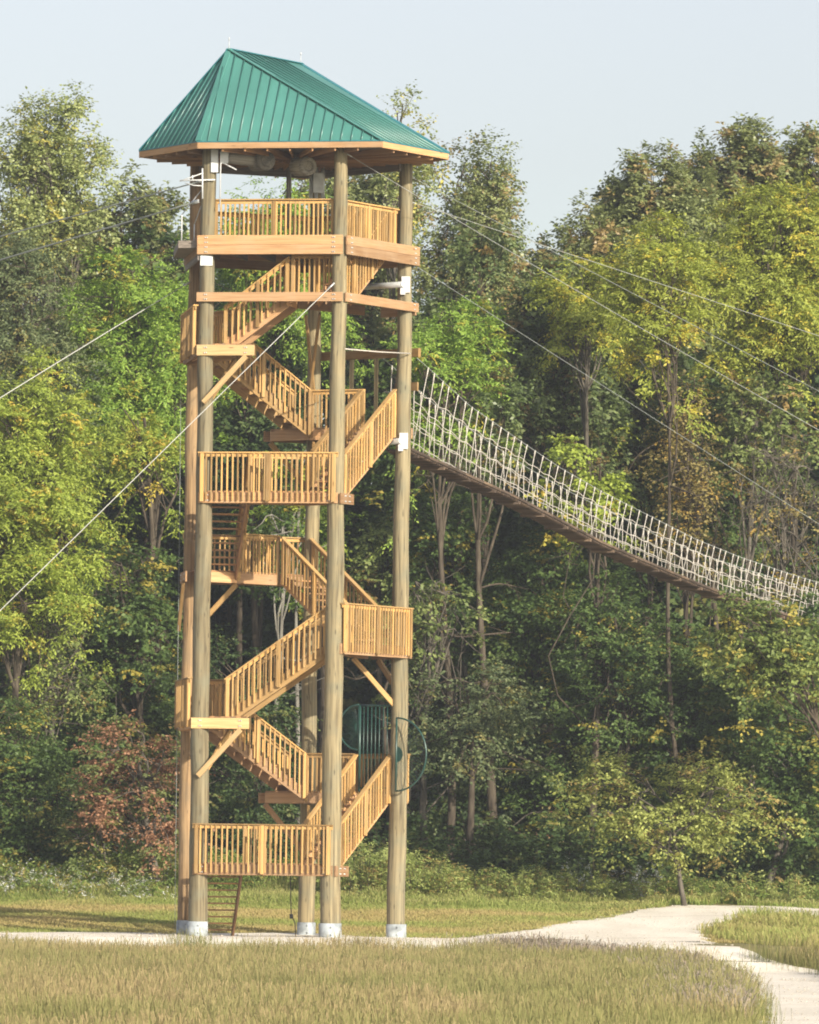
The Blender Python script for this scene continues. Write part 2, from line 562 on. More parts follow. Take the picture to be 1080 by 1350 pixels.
for q in np.linspace(-2.4, 2.4, 8):
    n_ = einn(0); d_ = edir(0)
    ln = clip_inside(clip_inside([p*.98 for p in pent], d_*(q-.02), d_), d_*(q+.02), -d_)
    if len(ln) >= 2:
        t_ = [p.dot(n_) for p in ln]
        j.beam(V3(d_*q+n_*min(t_), L10-.17), V3(d_*q+n_*max(t_), L10-.17), .045, .24)
j.build('joist', M['dark_deck'], TD)
for k, (s0_, s1_) in ((0, (.02, 3.62)), (1, (.12, 3.35)), (2, (.15, 3.5)), (3, (.15, 3.5))):
    off = .10
    a = V3(pt(k, s0_, off), L10); c = V3(pt(k, s1_, off), L10)
    R_, _ = railing(TD, a, c, h=1.02, low=.03, sp=.125, cap=.16)
    add_posts(R_, a, c, (.05, .5, .95), 1.02, 0)

# launch deck that sticks out on the open left side
b = MB()
o = -einn(4)
pl = [v0 + edir(4)*.0 + o*.2, v0 + o*.78 - edir(4)*.15, vtx(4) + o*.62 + edir(4)*.3, vtx(4) + o*.2]
b.prism([q for q in pl][::-1], L10-.32, L10-.12)
LD = b.build('launch_deck', M['dark_deck'], tower)
for q, hh in ((v0 + o*.66 - edir(4)*.55, .62), (v0 + o*.34 - edir(4)*.3, .34)):
    b = MB(); b.tube([V3(q, L10-.12), V3(q, L10+hh)], .02, 6); b.tube([V3(q, L10+hh), V3(v0 + o*.1, L10+hh+.75)], .014, 6)
    b.build('cable_post', M['white'], LD)
b = MB(); b.beam(V3(v0 + o*.25 + edir(4)*.15, L10-.50), V3(vtx(4) + o*.25, L10-.50), .06, .34); b.build('side_beam', M['dark_deck'], LD)

# --- rope bridge portal on the landing of the seventh level
p2, p3 = vtx(2), vtx(3)
o = -einn(2)*.26
ztop = zlev(2, 459)
b = MB()
b.beam(V3(p2+o-edir(2)*.35, ztop-.12), V3(p3+o+edir(2)*.25, ztop-.06), .10, .24)
PT = b.build('bridge_portal', M['lumber'], tower)
for s_ in (1.35, 2.35):
    b = MB(); b.beam(V3(pt(2, s_, -.22), L[6]-.1), V3(pt(2, s_, -.22), ztop-.22), .12, .12, up=(1, 0, 0)); b.build('post', M['pole'], PT)
b = MB(); b.beam(V3(p2+o*1.0-edir(2)*.3, L[6]+1.1), V3(pt(2, .6, -.26), L[6]+1.1), .05, .24); b.build('crossbar', M['lumber'], PT)

# --- steel pipe outriggers with white brackets on the right pole
for yy, x0 in ((376, 486), (582, 503)):
    p = vtx(2); z = zlev(2, yy)
    b = MB()
    fr = Vector((p.x-.05, p.y-.27, z)); bk = fr + Vector((-1.02 if x0 < 490 else -.62, 1.1, -.0))
    b.tube([fr, bk], .085, 14); 
    b.torus(fr, bk-fr, .075, .018, 16, 6)
    pp = b.build('outrigger_pipe', M['steel'], tower)
    b = MB()
    b.beam(Vector((p.x+.02, p.y-.22, z+.22)), Vector((p.x+.02, p.y-.22, z-.22)), .24, .05, up=(0, 1, 0))
    b.beam(Vector((p.x-.06, p.y-.26, z-.10)), Vector((p.x-.06, p.y-.26, z-.28)), .14, .06, up=(0, 1, 0))
    b.build('bracket', M['white'], pp)
# --- green anti-climb gate across the head of the second flight
C_, P_ = vtx(2) + einn(1)*.05 + edir(1)*(-.12), vtx(2) + einn(1)*1.16 + edir(1)*(-.12)
zd = L[1]
dg = (P_-C_).normalized()
b = MB()
for p in (C_, P_): b.tube([V3(p, zd), V3(p, zd+2.38)], .035, 8)
b.tube([V3(C_, zd+2.36), V3(P_, zd+2.36)], .028, 8)
b.tube([V3(C_, zd+.10), V3(P_, zd+.10)], .028, 8)
for i in range(1, 9):
    q = C_ + (P_-C_)*(i/9); b.tube([V3(q, zd+.1), V3(q, zd+2.36)], .016, 6)
GT = b.build('security_gate', M['gate'], tower)
def fan(c, dr, R, name):
    b = MB(); pts = []
    for i in range(25):
        t = -math.pi/2 + math.pi*i/24
        pts.append(c + Vector((dr.x, dr.y, 0))*(R*math.cos(t)) + Vector((0, 0, 1))*(R*math.sin(t)))
    b.tube(pts, .026, 6)
    b.tube([pts[0], pts[-1]], .03, 6)
    for i in range(1, 26):
        t = -math.pi/2 + math.pi*i/26
        q = Vector((dr.x, dr.y, 0))*math.cos(t) + Vector((0, 0, 1))*math.sin(t)
        b.tube([c+q*(.2*R), c+q*R], .0045, 4, cap=False)
    hub = []
    for i in range(13):
        t = -math.pi/2 + math.pi*i/12
        hub.append(c + Vector((dr.x, dr.y, 0))*(.22*R*math.cos(t)) + Vector((0, 0, 1))*(.22*R*math.sin(t)))
    b.face(hub)
    return b.build('spoked_fan', M['gate'], GT)
fan(V3(C_ - dg*.04 + Vector((0, -.30)), zlev(2, 995)), (-dg*.7 + Vector((.15, -.2))).normalized(), 1.0, 'f')
fan(V3(P_ + dg*.03, zlev(2, 959)), dg, .62, 'f')

# --- roof
def rz(x, y, Yp):       # a point of the roof: picture position and plan depth in photo pixels
    return at(x, y, Yp/SC)
EV = zlev(1, 189.0)
def eave(x, Yp):
    q = at(x, 190, Yp/SC); return Vector((q.x, q.y, EV))
FL, FR, RR, BB, LL = eave(261, -135), eave(504, -186), eave(591, -35), eave(402, 270), eave(184.5, 0)
AP = rz(302, 65, -38)
dR = (RR-FR); dR.z = 0; dR.normalize()
A2 = AP + dR*(95/SC/ max(.1, dR.x))*1.0
A2.z = AP.z
b = MB()
faces = [(FL, FR, AP), (FR, RR, A2, AP), (RR, BB, A2), (BB, LL, AP, A2), (LL, FL, AP)]
for f in faces: b.face(list(f))
# standing ribs
def ribs(b, f, sp=.23, hgt=.05, wid=.035):
    p0, p1 = f[0], f[1]
    nrm = None
    nrm = (f[1]-f[0]).cross(f[2]-f[0]).normalized()
    if nrm.z < 0: nrm = -nrm
    e = (p1-p0); L_ = e.length; e /= L_
    u = nrm.cross(e).normalized()
    if u.z < 0: u = -u
    q = [((p-p0).dot(e), (p-p0).dot(u)) for p in f]
    n = int(L_/sp)
    for i in range(1, n+1):
        x = i*L_/(n+1); ys = []
        for j in range(len(q)):
            (x0, y0), (x1, y1) = q[j], q[(j+1) % len(q)]
            if (x0-x)*(x1-x) < 0: ys.append(y0+(y1-y0)*(x-x0)/(x1-x0))
        if len(ys) >= 2 and max(ys)-min(ys) > .08:
            a = p0+e*x+u*(min(ys)-.015)+nrm*(hgt/2-.004); c = p0+e*x+u*(max(ys)-.02)+nrm*(hgt/2-.004)
            b.tube([a, c], .020, 10)
RF = b.build('roof', M['roof'], tower)
b = MB()
for f in faces: ribs(b, f, sp=(.37 if f[0] is FR else .29))
b.build('roof_rib', M['rib'], RF)
b = MB()
up = Vector((0, 0, .012))
for a, c in ((FL, AP), (FR, AP), (RR, A2), (BB, A2), (LL, AP), (AP, A2)):
    b = MB(); b.beam(a+up, c+up, .17, .03, up=(0, 0, 1), c=.012)
    b.build('ridge_cap' if a is AP else 'hip_cap', M['roof'] if a is FR or a is FL else M['rooftrim'], RF)  # outline caps carry the painted sky tint, front hips the roof green
eaves = [FL, FR, RR, BB, LL]
for i in range(5):
    a, c = eaves[i], eaves[(i+1) % 5]
    b = MB(); b.beam(a-Vector((0, 0, .115)), c-Vector((0, 0, .105)), .04, .17); b.build('fascia', M['rim'], RF)
    b = MB(); b.beam(a-Vector((0, 0, .012)), c-Vector((0, 0, .012)), .07, .035); b.build('drip_edge', M['rooftrim'], RF)
cen = (FL+FR+RR+BB+LL)/5
b = MB()
ins = [p+(cen-p).normalized()*.06 for p in eaves]
b.prism([(p.x, p.y) for p in ins], EV-.13, EV-.10)
b.build('soffit', M['dark_deck'], RF)
b = MB()
for i in range(5):
    a, c = ins[i], ins[(i+1) % 5]
    n = int((c-a).length/.6)
    for k in range(1, n):
        q = a+(c-a)*(k/n); t_ = q+(cen-q)*.85
        b.beam(Vector((q.x, q.y, EV-.20)), Vector((t_.x, t_.y, EV-.20)), .04, .14)
b.build('rafter', M['deck'], RF)
# header logs between the far pole heads
for k in (2, 3):
    b = MB(); b.beam(V3(vtx(k)+einn(k)*.22, EV-.32), V3(vtx(k+1)+einn(k)*.22, EV-.32), .09, .24); b.build('header_beam', M['dark_deck'], RF)
for q in (AP, A2):
    b = MB(); b.tube([q, q+Vector((0.0, 0, .26))], .010, 5); b.tube([q+Vector((0.0, 0, .24)), q+Vector((0.0, 0, .33))], .016, 5); b.build('lightning_rod', M['steel'], RF)
# winch logs and reels under the roof
zt = EV-.62
b = MB(); b.tube([at(300, 207, -2.1), at(352, 214, -1.4)], .17, 14); b.build('winch_log', M['greylog'], tower)
b = MB(); c1 = at(350, 212, -1.75); b.tube([c1+Vector((-.28, .45, .02)), c1, c1+Vector((.0, -.02, 0))], .27, 18)
ax1 = Vector((.45, -.85, 0))
b.torus(c1, ax1, .20, .08, 20, 8)
b.build('reel', M['greylog'], tower)
b = MB(); c2 = at(406, 219, -1.5); b.tube([c2+Vector((-.3, .45, .02)), c2], .26, 18); b.torus(c2, ax1, .20, .07, 20, 8); b.build('reel', M['greylog'], tower)
b = MB(); b.tube([at(381, 222, .4), at(381, 300, .4)], .075, 10); b.build('inner_post', M['greylog'], tower)
for xx in (410, 417, 426):
    b = MB(); b.tube([at(xx, 218, 1.6), at(xx, 268, 1.6)], .05, 8); b.build('hanger_rod', M['steel'], tower)
b = MB(); p = at(420, 240, 1.4); b.beam(p+Vector((0, 0, .25)), p-Vector((0, 0, .3)), .28, .12, up=(0, 1, 0)); b.build('trolley_box', M['steel'], tower)
# white steel fittings on the front left pole
b = MB()
p = v0; zz = zlev(0, 205)
b.beam(Vector((p.x+.16, p.y-.2, zlev(0, 198))), Vector((p.x+.16, p.y-.2, zlev(0, 228))), .2, .06, up=(0, 1, 0))
b.beam(Vector((p.x+.42, p.y-.18, zlev(0, 200))), Vector((p.x+.42, p.y-.18, zlev(0, 216))), .22, .2, up=(0, 1, 0))
W = b.build('cable_bracket', M['white'], tower)
b = MB()
Yf = v0.y-.25
b.tube([at(302, 200, Yf), at(300, 208, Yf), at(291, 216, Yf), at(290, 274, Yf)], .022, 6)
b.tube([at(293, 214, Yf), at(312, 224, Yf)], .018, 6)
b.build('hanging_pipe', M['white'], W)
b = MB()
b.tube([at(237, 238, Yf), at(284, 237, Yf)], .022, 6)
b.tube([at(237, 239, Yf), at(268, 228, Yf)], .018, 6)
b.tube([at(254, 231, Yf), at(254, 238, Yf)], .018, 6)
b.tube([at(244, 241, Yf), at(256, 244.5, Yf), at(268, 245, Yf)], .015, 6)
b.tube([at(267, 222, Yf), at(267, 262, Yf)], .026, 6)
b.build('outrigger_frame', M['white'], W)
b = MB(); p = v0
b.beam(Vector((p.x-.02, p.y-.2, zlev(0, 338))), Vector((p.x-.02, p.y-.2, zlev(0, 351))), .34, .05, up=(0, 1, 0)); b.build('strap_plate', M['steel'], tower)
# conductor wire down the back left pole, hanging pull rope near the base
b = MB(); b.tube([at(238.5, 520, 1.3), at(236, 760, 1.3), at(233, 1000, 1.3), at(230.5, 1238, 1.3)], .007, 5); b.build('earth_wire', M['greycable'], tower)
b = MB(); b.tube([at(383, 1155, -1.2), at(384, 1205, -1.2)], .014, 5); b.tube([at(384, 1205, -1.2), at(384.4, 1211, -1.2)], .05, 8); b.tube([at(384.4, 1208, -1.2), at(389, 1216, -1.2), at(390, 1236, -1.2)], .014, 5); b.build('pull_rope', M['rubber'], tower)
b = MB(); b.tube([at(455, 460, vtx(1).y-.1), at(500, 464, -1.2), at(541, 466, vtx(2).y-.25)], .018, 5); b.build('side_rope', M['rope'], tower)

# ================================================================== ROPE BRIDGE
bd = Vector((.38, .925)).normalized()
bs = Vector((bd.y, -bd.x))          # towards the viewer's right
near0 = vtx(2) + bs*.12 + bd*.25
def along(px, py, base):
    """distance along the bridge whose picture column is px"""
    t = 0
    for _ in range(6):
        Y = base.y + bd.y*t
        q = at(px, py, Y)
        t = (q.x - base.x)/bd.x
    return t, q.z
nd = [along(x, y, near0) for x, y in ((541, 591), (600, 618), (677, 653), (735, 683), (795, 715), (867, 746), (926, 771), (990, 795), (1070, 820), (1150, 838))]
WT = .14
nc0 = near0 + bs*WT
nc = [along(x, y, nc0) for x, y in ((541, 466), (552.6, 475.5), (618, 535), (677, 576), (736, 616), (795.5, 650), (855, 680), (914, 710), (973, 734), (1032, 754), (1074, 767), (1160, 790))]
def interp(tb, t): return float(np.interp(t, [q[0] for q in tb], [q[1] for q in tb]))
DW = .66
bridge = empty('rope_bridge', V3(near0, nd[0][1]))
bridge.location = (0, 0, 0)
tag(bridge, 'sagging plank footbridge with white rope netting running from the tower into the trees', 'rope bridge')
TEND = nd[-1][0]
M['plank'] = wood_mat('bridge_plank', (.065, .045, .034), (.11, .08, .06), (.17, .125, .095))
b = MB(); t = .05
while t < TEND:
    a = near0+bd*t; z = interp(nd, t)
    b.beam(V3(a, z-.06), V3(a-bs*DW, z-.06+RNG.uniform(-.01, .01)), .135, .045, up=(bd.x*-.5, bd.y*-.5, 1)); t += .15
deck = b.build('deck', M['plank'], bridge)
for o in (-.02, DW+.02):
    ts = np.linspace(0, TEND, 60)
    b = MB()
    for i in range(0, len(ts)-1):
        b.beam(V3(near0+bd*ts[i]-bs*o, interp(nd, ts[i])-.02), V3(near0+bd*(ts[i+1]-.02)-bs*o, interp(nd, ts[i+1]-.02)-.02), .04, .075)
    b.build('edge_board', M['plank'], bridge)
for t in np.arange(.6, TEND, 2.0):
    a = near0+bd*t; z = interp(nd, t); b = MB()
    b.beam(V3(a+bs*.02, z-.13), V3(a-bs*(DW+.04), z-.13), .10, .09)
    b.build('cross_bearer', M['plank'], bridge)
for sgn in (1, -1):
    def side(t, f, sgn=sgn):
        """a point of the side net: f = 0 at the deck, 1 at the hand cable"""
        zb = interp(nd, t)+.02; zc = interp(nc, t)
        base_ = near0+bd*t + (bs*.03 if sgn > 0 else -bs*(DW+.03))
        tp = base_ + bs*(sgn*WT)
        p = base_+(tp-base_)*f
        return V3(p, zb+(zc-zb)*f)
    ts = np.linspace(0, TEND, 80)
    b = MB(); b.tube([side(t, 1) for t in ts], .012, 5); b.build('hand_cable', M['greycable'], bridge)
    for f0_, amp in ((.70, .02), (.40, .015), (.17, .01)):
        b = MB()
        b.tube([side(t, f0_+amp*math.sin(t*5.3+f0_*9+sgn)+(.13*math.exp(-t*.4) if f0_ < .5 else -.06*math.exp(-t*.4))) for t in np.linspace(0, TEND, 160)], .0115, 5)
        b.build('net_rope', M['rope'], bridge)
    t = .12; i = 0
    while t < TEND-.2:
        zb = interp(nd, t); zc = interp(nc, t)
        lean = (.36 if i % 2 else .60)*(zc-zb)/1.9 + RNG.uniform(-.05, .05)
        p0_ = side(t, 0.0); p1_ = side(min(TEND, t+lean*(1 if sgn > 0 else .7)), 1.0)
        b = MB(); b.tube([p0_, p0_+(p1_-p0_)*.5+Vector((RNG.uniform(-.012, .012), 0, 0)), p1_], [.0105, .0105, .013], 5)
        kk = p0_+(p1_-p0_)*.9; b.tube([kk, p1_+Vector((0, 0, .02))], .021, 5)
        b.build('hanger_rope', M['rope'], bridge)
        t += (.38 if i % 2 else .80)+RNG.uniform(-.09, .09); i += 1

# ================================================================== CABLES
def cable(name, p0, p1, r, mtl, label, cat, sag=0.0, group=None, fit=None):
    b = MB(); p0 = Vector(p0); p1 = Vector(p1)
    pts = []
    for i in range(33):
        t = i/32; pts.append(p0+(p1-p0)*t - Vector((0, 0, sag*4*t*(1-t))))
    b.tube(pts, r, 6)
    fitn = MB(); d = (p1-p0).normalized()
    fitn.tube([p0, p0+d*.25], r*2.2, 8); 
    o = b.build(name, mtl, None)
    tag(o, label, cat, group)
    fitn.build('end_clamp', M['steel'], o)
    return o
cg = 'steel cables strung from the tower'
cable('guy_cable', at(441, 373, vtx(1).y-.16), at(-450, 1246, -9), .0115, M['palecable'], 'pale guy cable slanting across the tower front down to the lower left', 'cable', group=cg)
cable('guy_cable', at(250, 372, vtx(4).y-.1), at(-1100, 1240, -27), .012, M['palecable'], 'guy cable leaving the back left pole down over the left trees', 'cable', group=cg, sag=-.25)
cable('guy_cable', at(538, 344, vtx(2).y), at(1750, 1120, 22), .0075, M['greycable'], 'thin grey cable from right pole below top deck, lowest of the right cables', 'cable', group=cg)
cable('zip_line', at(456, 202, vtx(1).y), at(1300, 690, 16), .008, M['cable'], 'steel cable dropping steeply from under the roof at the front middle pole', 'cable', group=cg, sag=.12)
cable('zip_line', at(538, 265, vtx(2).y), at(1900, 712, 20), .0075, M['cable'], 'steel cable from right pole, the flattest of those running right', 'cable', group=cg)
cable('guy_cable', at(540, 232, vtx(2).y), at(1750, 868, 24), .0075, M['greycable'], 'dull grey cable from the head of the right pole, down through yellow trees', 'cable', group=cg)
cable('zip_line', at(268, 238, vtx(0).y), at(-900, 560, 26), .02, M['greycable'], 'upper grey zip line leaving the top deck towards the left trees', 'zip line', group=cg)
cable('zip_line', at(262, 265, vtx(0).y), at(-900, 610, 26), .024, M['greycable'], 'lower grey zip line leaving the launch deck towards the left trees', 'zip line', group=cg)

# ================================================================== GROUND, PATH, GRASS
def np_mesh(name, V, Fq, mtl, attrs=None, parent=None, mats=None, smooth=False):
    """mesh from numpy vertices and faces of a fixed corner count"""
    me = bpy.data.meshes.new(name)
    n, k = Fq.shape
    me.vertices.add(len(V)); me.vertices.foreach_set('co', np.ascontiguousarray(V, np.float32).ravel())
    me.loops.add(n*k); me.loops.foreach_set('vertex_index', np.ascontiguousarray(Fq, np.int32).ravel())
    me.polygons.add(n); me.polygons.foreach_set('loop_start', np.arange(0, n*k, k, dtype=np.int32))
    try: me.polygons.foreach_set('loop_total', np.full(n, k, np.int32))
    except Exception: pass
    if smooth: me.polygons.foreach_set('use_smooth', np.ones(n, bool))
    for nm, (dom, arr) in (attrs or {}).items():
        a = me.attributes.new(nm, 'FLOAT', dom); a.data.foreach_set('value', np.ascontiguousarray(arr, np.float32))
    me.materials.append(mtl)
    me.update(calc_edges=True)
    o = bpy.data.objects.new(name, me); COL.objects.link(o)
    if parent: o.parent = parent
    return o

def noise_mat(name, layers, rough=.95, bump=.0):
    """layers: list of (scale vector, colours, positions, blend factor)"""
    mt, nt, b = mat(name)
    tc = nt.nodes.new('ShaderNodeTexCoord')
    cur = None
    for sc_, cols, pos, fac in layers:
        mp = nt.nodes.new('ShaderNodeMapping'); mp.inputs['Scale'].default_value = sc_
        nt.links.new(tc.outputs['Object'], mp.inputs['Vector'])
        n = nt.nodes.new('ShaderNodeTexNoise'); n.inputs['Scale'].default_value = 1; n.inputs['Detail'].default_value = 6
        nt.links.new(mp.outputs[0], n.inputs['Vector'])
        r = ramp(nt, cols, pos); nt.links.new(n.outputs[0], r.inputs[0])
        cur = r.outputs[0] if cur is None else mix(nt, fac, cur, r.outputs[0])
        last = n
    nt.links.new(cur, b.inputs['Base Color'])
    b.inputs['Roughness'].default_value = rough
    b.inputs['Specular IOR Level'].default_value = .1
    if bump:
        bp = nt.nodes.new('ShaderNodeBump'); bp.inputs['Strength'].default_value = bump; bp.inputs['Distance'].default_value = .05
        nt.links.new(last.outputs[0], bp.inputs['Height']); nt.links.new(bp.outputs[0], b.inputs['Normal'])
    return mt
M['ground'] = noise_mat('meadow_soil', [((.25, .25, 1), ((.16, .17, .055), (.24, .20, .09), (.19, .19, .065)), (.3, .5, .7), 1), ((3, 3, 3), ((.11, .12, .04), (.27, .22, .12)), (.3, .7), .4)])
M['gravel'] = noise_mat('limestone_gravel', [((.5, .5, 1), ((.74, .68, .57), (.86, .80, .69)), (.3, .7), 1), ((14, 14, 14), ((.48, .42, .34), (.92, .87, .78)), (.35, .65), .6), ((.8, .25, 1), ((.62, .56, .46), (.86, .80, .70)), (.4, .6), .35)], bump=.8)

xs = np.concatenate([np.linspace(-400, -40, 19), np.linspace(-36, 40, 77), np.linspace(44, 400, 19)])
ys = np.concatenate([np.linspace(-215, -112, 12), np.linspace(-108, 50, 317), np.linspace(52, 90, 20), np.linspace(100, 1500, 30)])
X, Y = np.meshgrid(xs, ys)
Z = ground(X, np.minimum(Y, 130))
V = np.stack([X, Y, Z], -1).reshape(-1, 3)
i = np.arange(len(ys)-1)[:, None]*len(xs) + np.arange(len(xs)-1)[None]
Fq = np.stack([i, i+1, i+len(xs)+1, i+len(xs)], -1).reshape(-1, 4)
tag(np_mesh('ground', V, Fq, M['ground'], smooth=True), 'grassy ground rising gently to the woods', 'ground', kind='structure')

def gp(x, y):
    p = on_ground(x, y); return (p.x, p.y)
# gravel path outline in plan (metres), traced on the ground
far_edge = [(-60, .6), (-12, .5), (-4, 3.6), (1.5, 4.1), (3.6, 2.6), (4.2, .9)] + [gp(x, y) for x, y in ((690, 1227), (760, 1216), (810, 1207), (860, 1198), (905, 1193), (960, 1192))] + [(16.0, 23.6), (40, 23.0)]
island = [(40, 17.0), (15.5, 17.2)] + [gp(x, y) for x, y in ((1010, 1206), (965, 1213), (940, 1222), (932, 1236), (950, 1247), (1000, 1262), (1080, 1280), (1180, 1306))] + [(20, -60)]
near = [gp(x, y) for x, y in ((955, 1470), (968, 1400), (978, 1360), (982, 1335), (972, 1313), (950, 1297), (900, 1283), (840, 1273), (760, 1266), (640, 1258))] + [(-4, -11.5), (-20, -11.2), (-60, -11)]
PATH = np.array(far_edge + island + near)

def inside(poly, x, y):
    x = np.asarray(x); y = np.asarray(y); r = np.zeros(x.shape, bool)
    n = len(poly)
    for i in range(n):
        x0, y0 = poly[i]; x1, y1 = poly[(i+1) % n]
        if y0 == y1: continue
        c = ((y0 > y) != (y1 > y)) & (x < (x1-x0)*(y-y0)/(y1-y0)+x0)
        r ^= c
    return r
def crossings(y):
    c = []
    n = len(PATH)
    for i in range(n):
        x0, y0 = PATH[i]; x1, y1 = PATH[(i+1) % n]
        if (y0 > y) != (y1 > y): c.append((x1-x0)*(y-y0)/(y1-y0)+x0)
    return sorted(c)
vv, ff = [], []
rows = np.arange(-96.01, 24, .06)
pr = np.random.default_rng(5)
prev = None
for y in rows:
    c = crossings(y)
    row = []
    for a, b_ in zip(c[::2], c[1::2]):
        a += .10*math.sin(y*2.3)+.06*math.sin(y*7.1); b_ += .10*math.sin(y*2.9+1)
        k = 22
        t = np.linspace(0, 1, k+1)
        xx = a+(b_-a)*t
        zz = ground(xx, np.full(k+1, y)) + .035 + .02*np.sin(xx*1.1+y*.4)
        zz[0] -= .03; zz[-1] -= .03
        s = len(vv); vv += [(x, y, z) for x, z in zip(xx, zz)]
        row.append((s, k))
    if prev is not None and len(prev) == len(row):
        for (s0, k), (s1, _) in zip(prev, row):
            for j in range(k): ff.append((s0+j, s0+j+1, s1+j+1, s1+j))
    prev = row
tag(np_mesh('path', np.array(vv), np.array(ff), M['gravel'], smooth=True), 'pale limestone gravel path curving past the tower', 'path', kind='structure')

def ragged(x, y):
    return inside(PATH, x+.9*(vnoise(x, y, .6, 61)-.5), y+2.2*(vnoise(x, y, .8, 62)-.5))
def blade_mat(name, base, mid, tip, alt, altmid, trans=.25):
    """grass: colour runs from the foot to the seed head of each blade, two kinds of blade mixed by tint"""
    mt, nt, b = mat(name)
    h = attr(nt, 'h'); t = attr(nt, 'tint')
    r1 = ramp(nt, (base, mid, tip), (0, .55, .95)); nt.links.new(h.outputs['Fac'], r1.inputs[0])
    r2 = ramp(nt, (base, altmid, alt), (0, .5, .95)); nt.links.new(h.outputs['Fac'], r2.inputs[0])
    c = mix(nt, t.outputs['Fac'], r1.outputs[0], r2.outputs[0])
    nt.links.new(c, b.inputs['Base Color'])
    b.inputs['Roughness'].default_value = .75; b.inputs['Specular IOR Level'].default_value = .15
    tr = nt.nodes.new('ShaderNodeBsdfTranslucent'); nt.links.new(c, tr.inputs[0])
    ms = nt.nodes.new('ShaderNodeMixShader'); ms.inputs[0].default_value = trans
    nt.links.new(b.outputs[0], ms.inputs[1]); nt.links.new(tr.outputs[0], ms.inputs[2])
    nt.links.new(ms.outputs[0], nt.nodes['Material Output'].inputs[0])
    return mt

def grass(name, pos, hgt, tint, mtl, rng, blades=8, width=.012, spread=.10, lean=.35, seed_head=.0):
    """tufts of curved blades at pos (N x 2)"""
    n = len(pos); m_ = n*blades
    px = np.repeat(pos[:, 0], blades)+rng.normal(0, spread, m_); py = np.repeat(pos[:, 1], blades)+rng.normal(0, spread, m_)
    z = ground(px, py)-.02
    h = np.repeat(hgt, blades)*rng.uniform(.5, 1.15, m_)
    az = rng.uniform(0, 2*np.pi, m_); ln = h*lean*rng.uniform(.2, 1.2, m_)
    dx, dy = np.cos(az)*ln, np.sin(az)*ln
    fa = rng.uniform(0, np.pi, m_); wx, wy = np.cos(fa)*width, np.sin(fa)*width
    wv = rng.uniform(.7, 1.4, m_); wx *= wv; wy *= wv
    head = rng.random(m_) < seed_head
    wt = np.where(head, 1.6, .25)
    wm = np.where(head, .45, .9)
    V = np.empty((m_, 6, 3))
    for j, (t, q, ww) in enumerate(((0, 0, np.ones(m_)), (.6, .35, wm), (1., 1., wt))):
        cx, cy, cz = px+dx*q, py+dy*q, z+h*t*np.where(t == 1., .96, 1)
        V[:, 2*j, 0] = cx-wx*ww; V[:, 2*j, 1] = cy-wy*ww; V[:, 2*j, 2] = cz
        V[:, 2*j+1, 0] = cx+wx*ww; V[:, 2*j+1, 1] = cy+wy*ww; V[:, 2*j+1, 2] = cz
    b0 = np.arange(m_)[:, None]*6
    F = np.concatenate([b0+np.array([[0, 1, 3, 2]]), b0+np.array([[2, 3, 5, 4]])])
    hh = np.tile(np.array([0, 0, .6, .6, 1, 1]), m_)
    tt = np.clip(np.repeat(tint, blades)+rng.normal(0, .22, m_), 0, 1)
    return np_mesh(name, V.reshape(-1, 3), F, mtl, {'h': ('POINT', hh), 'tint': ('POINT', np.repeat(tt, 6))})

def vnoise(x, y, s, seed=0):
    """smooth value noise in plan"""
    r = np.random.default_rng(seed).random((64, 64))
    u, v = np.asarray(x)/s+100, np.asarray(y)/s+100
    i, j = np.floor(u).astype(int), np.floor(v).astype(int)
    f, g = u-i, v-j; f = f*f*(3-2*f); g = g*g*(3-2*g)
    a = r[i % 64, j % 64]; b = r[(i+1) % 64, j % 64]; c = r[i % 64, (j+1) % 64]; d = r[(i+1) % 64, (j+1) % 64]
    return a*(1-f)*(1-g)+b*f*(1-g)+c*(1-f)*g+d*f*g

def half_w(y): return (y+DIST)*540/FPX
g = np.random.default_rng(11)
M['meadow'] = blade_mat('meadow_grass', (.12, .125, .036), (.24, .20, .08), (.38, .285, .155), (.235, .225, .085), (.155, .185, .055))
M['lawn'] = blade_mat('lawn_grass', (.21, .20, .06), (.36, .295, .11), (.44, .33, .16), (.27, .31, .085), (.22, .26, .065))
M['stone'] = plain_mat('grey_limestone_bits', (.50, .45, .38), rough=.95, spec=.1, var=.3, scale=3)
# loose stones on the path
N = 15000
y = -70+93*g.random(N); x = -14+36*g.random(N)
k = inside(PATH, x, y); x, y = x[k], y[k]; n_ = len(x)
rs = g.uniform(.008, .026, n_)*np.where(g.random(n_) < .04, 1.9, 1)
oc = np.array([[1, 0, 0], [0, 1, 0], [-1, 0, 0], [0, -1, 0], [0, 0, .7], [0, 0, -.7]])
P = oc[None]*rs[:, None, None]*g.uniform(.6, 1.3, (n_, 6, 3)) + np.stack([x, y, ground(x, y)+.045], 1)[:, None]
F = np.array([[0, 1, 4], [1, 2, 4], [2, 3, 4], [3, 0, 4], [1, 0, 5], [2, 1, 5], [3, 2, 5], [0, 3, 5]])
tag(np_mesh('gravel_stones', P.reshape(-1, 3), (np.arange(n_)[:, None, None]*6+F[None]).reshape(-1, 3), M['stone']), 'loose pale stones scattered over the gravel path', 'gravel', kind='stuff')
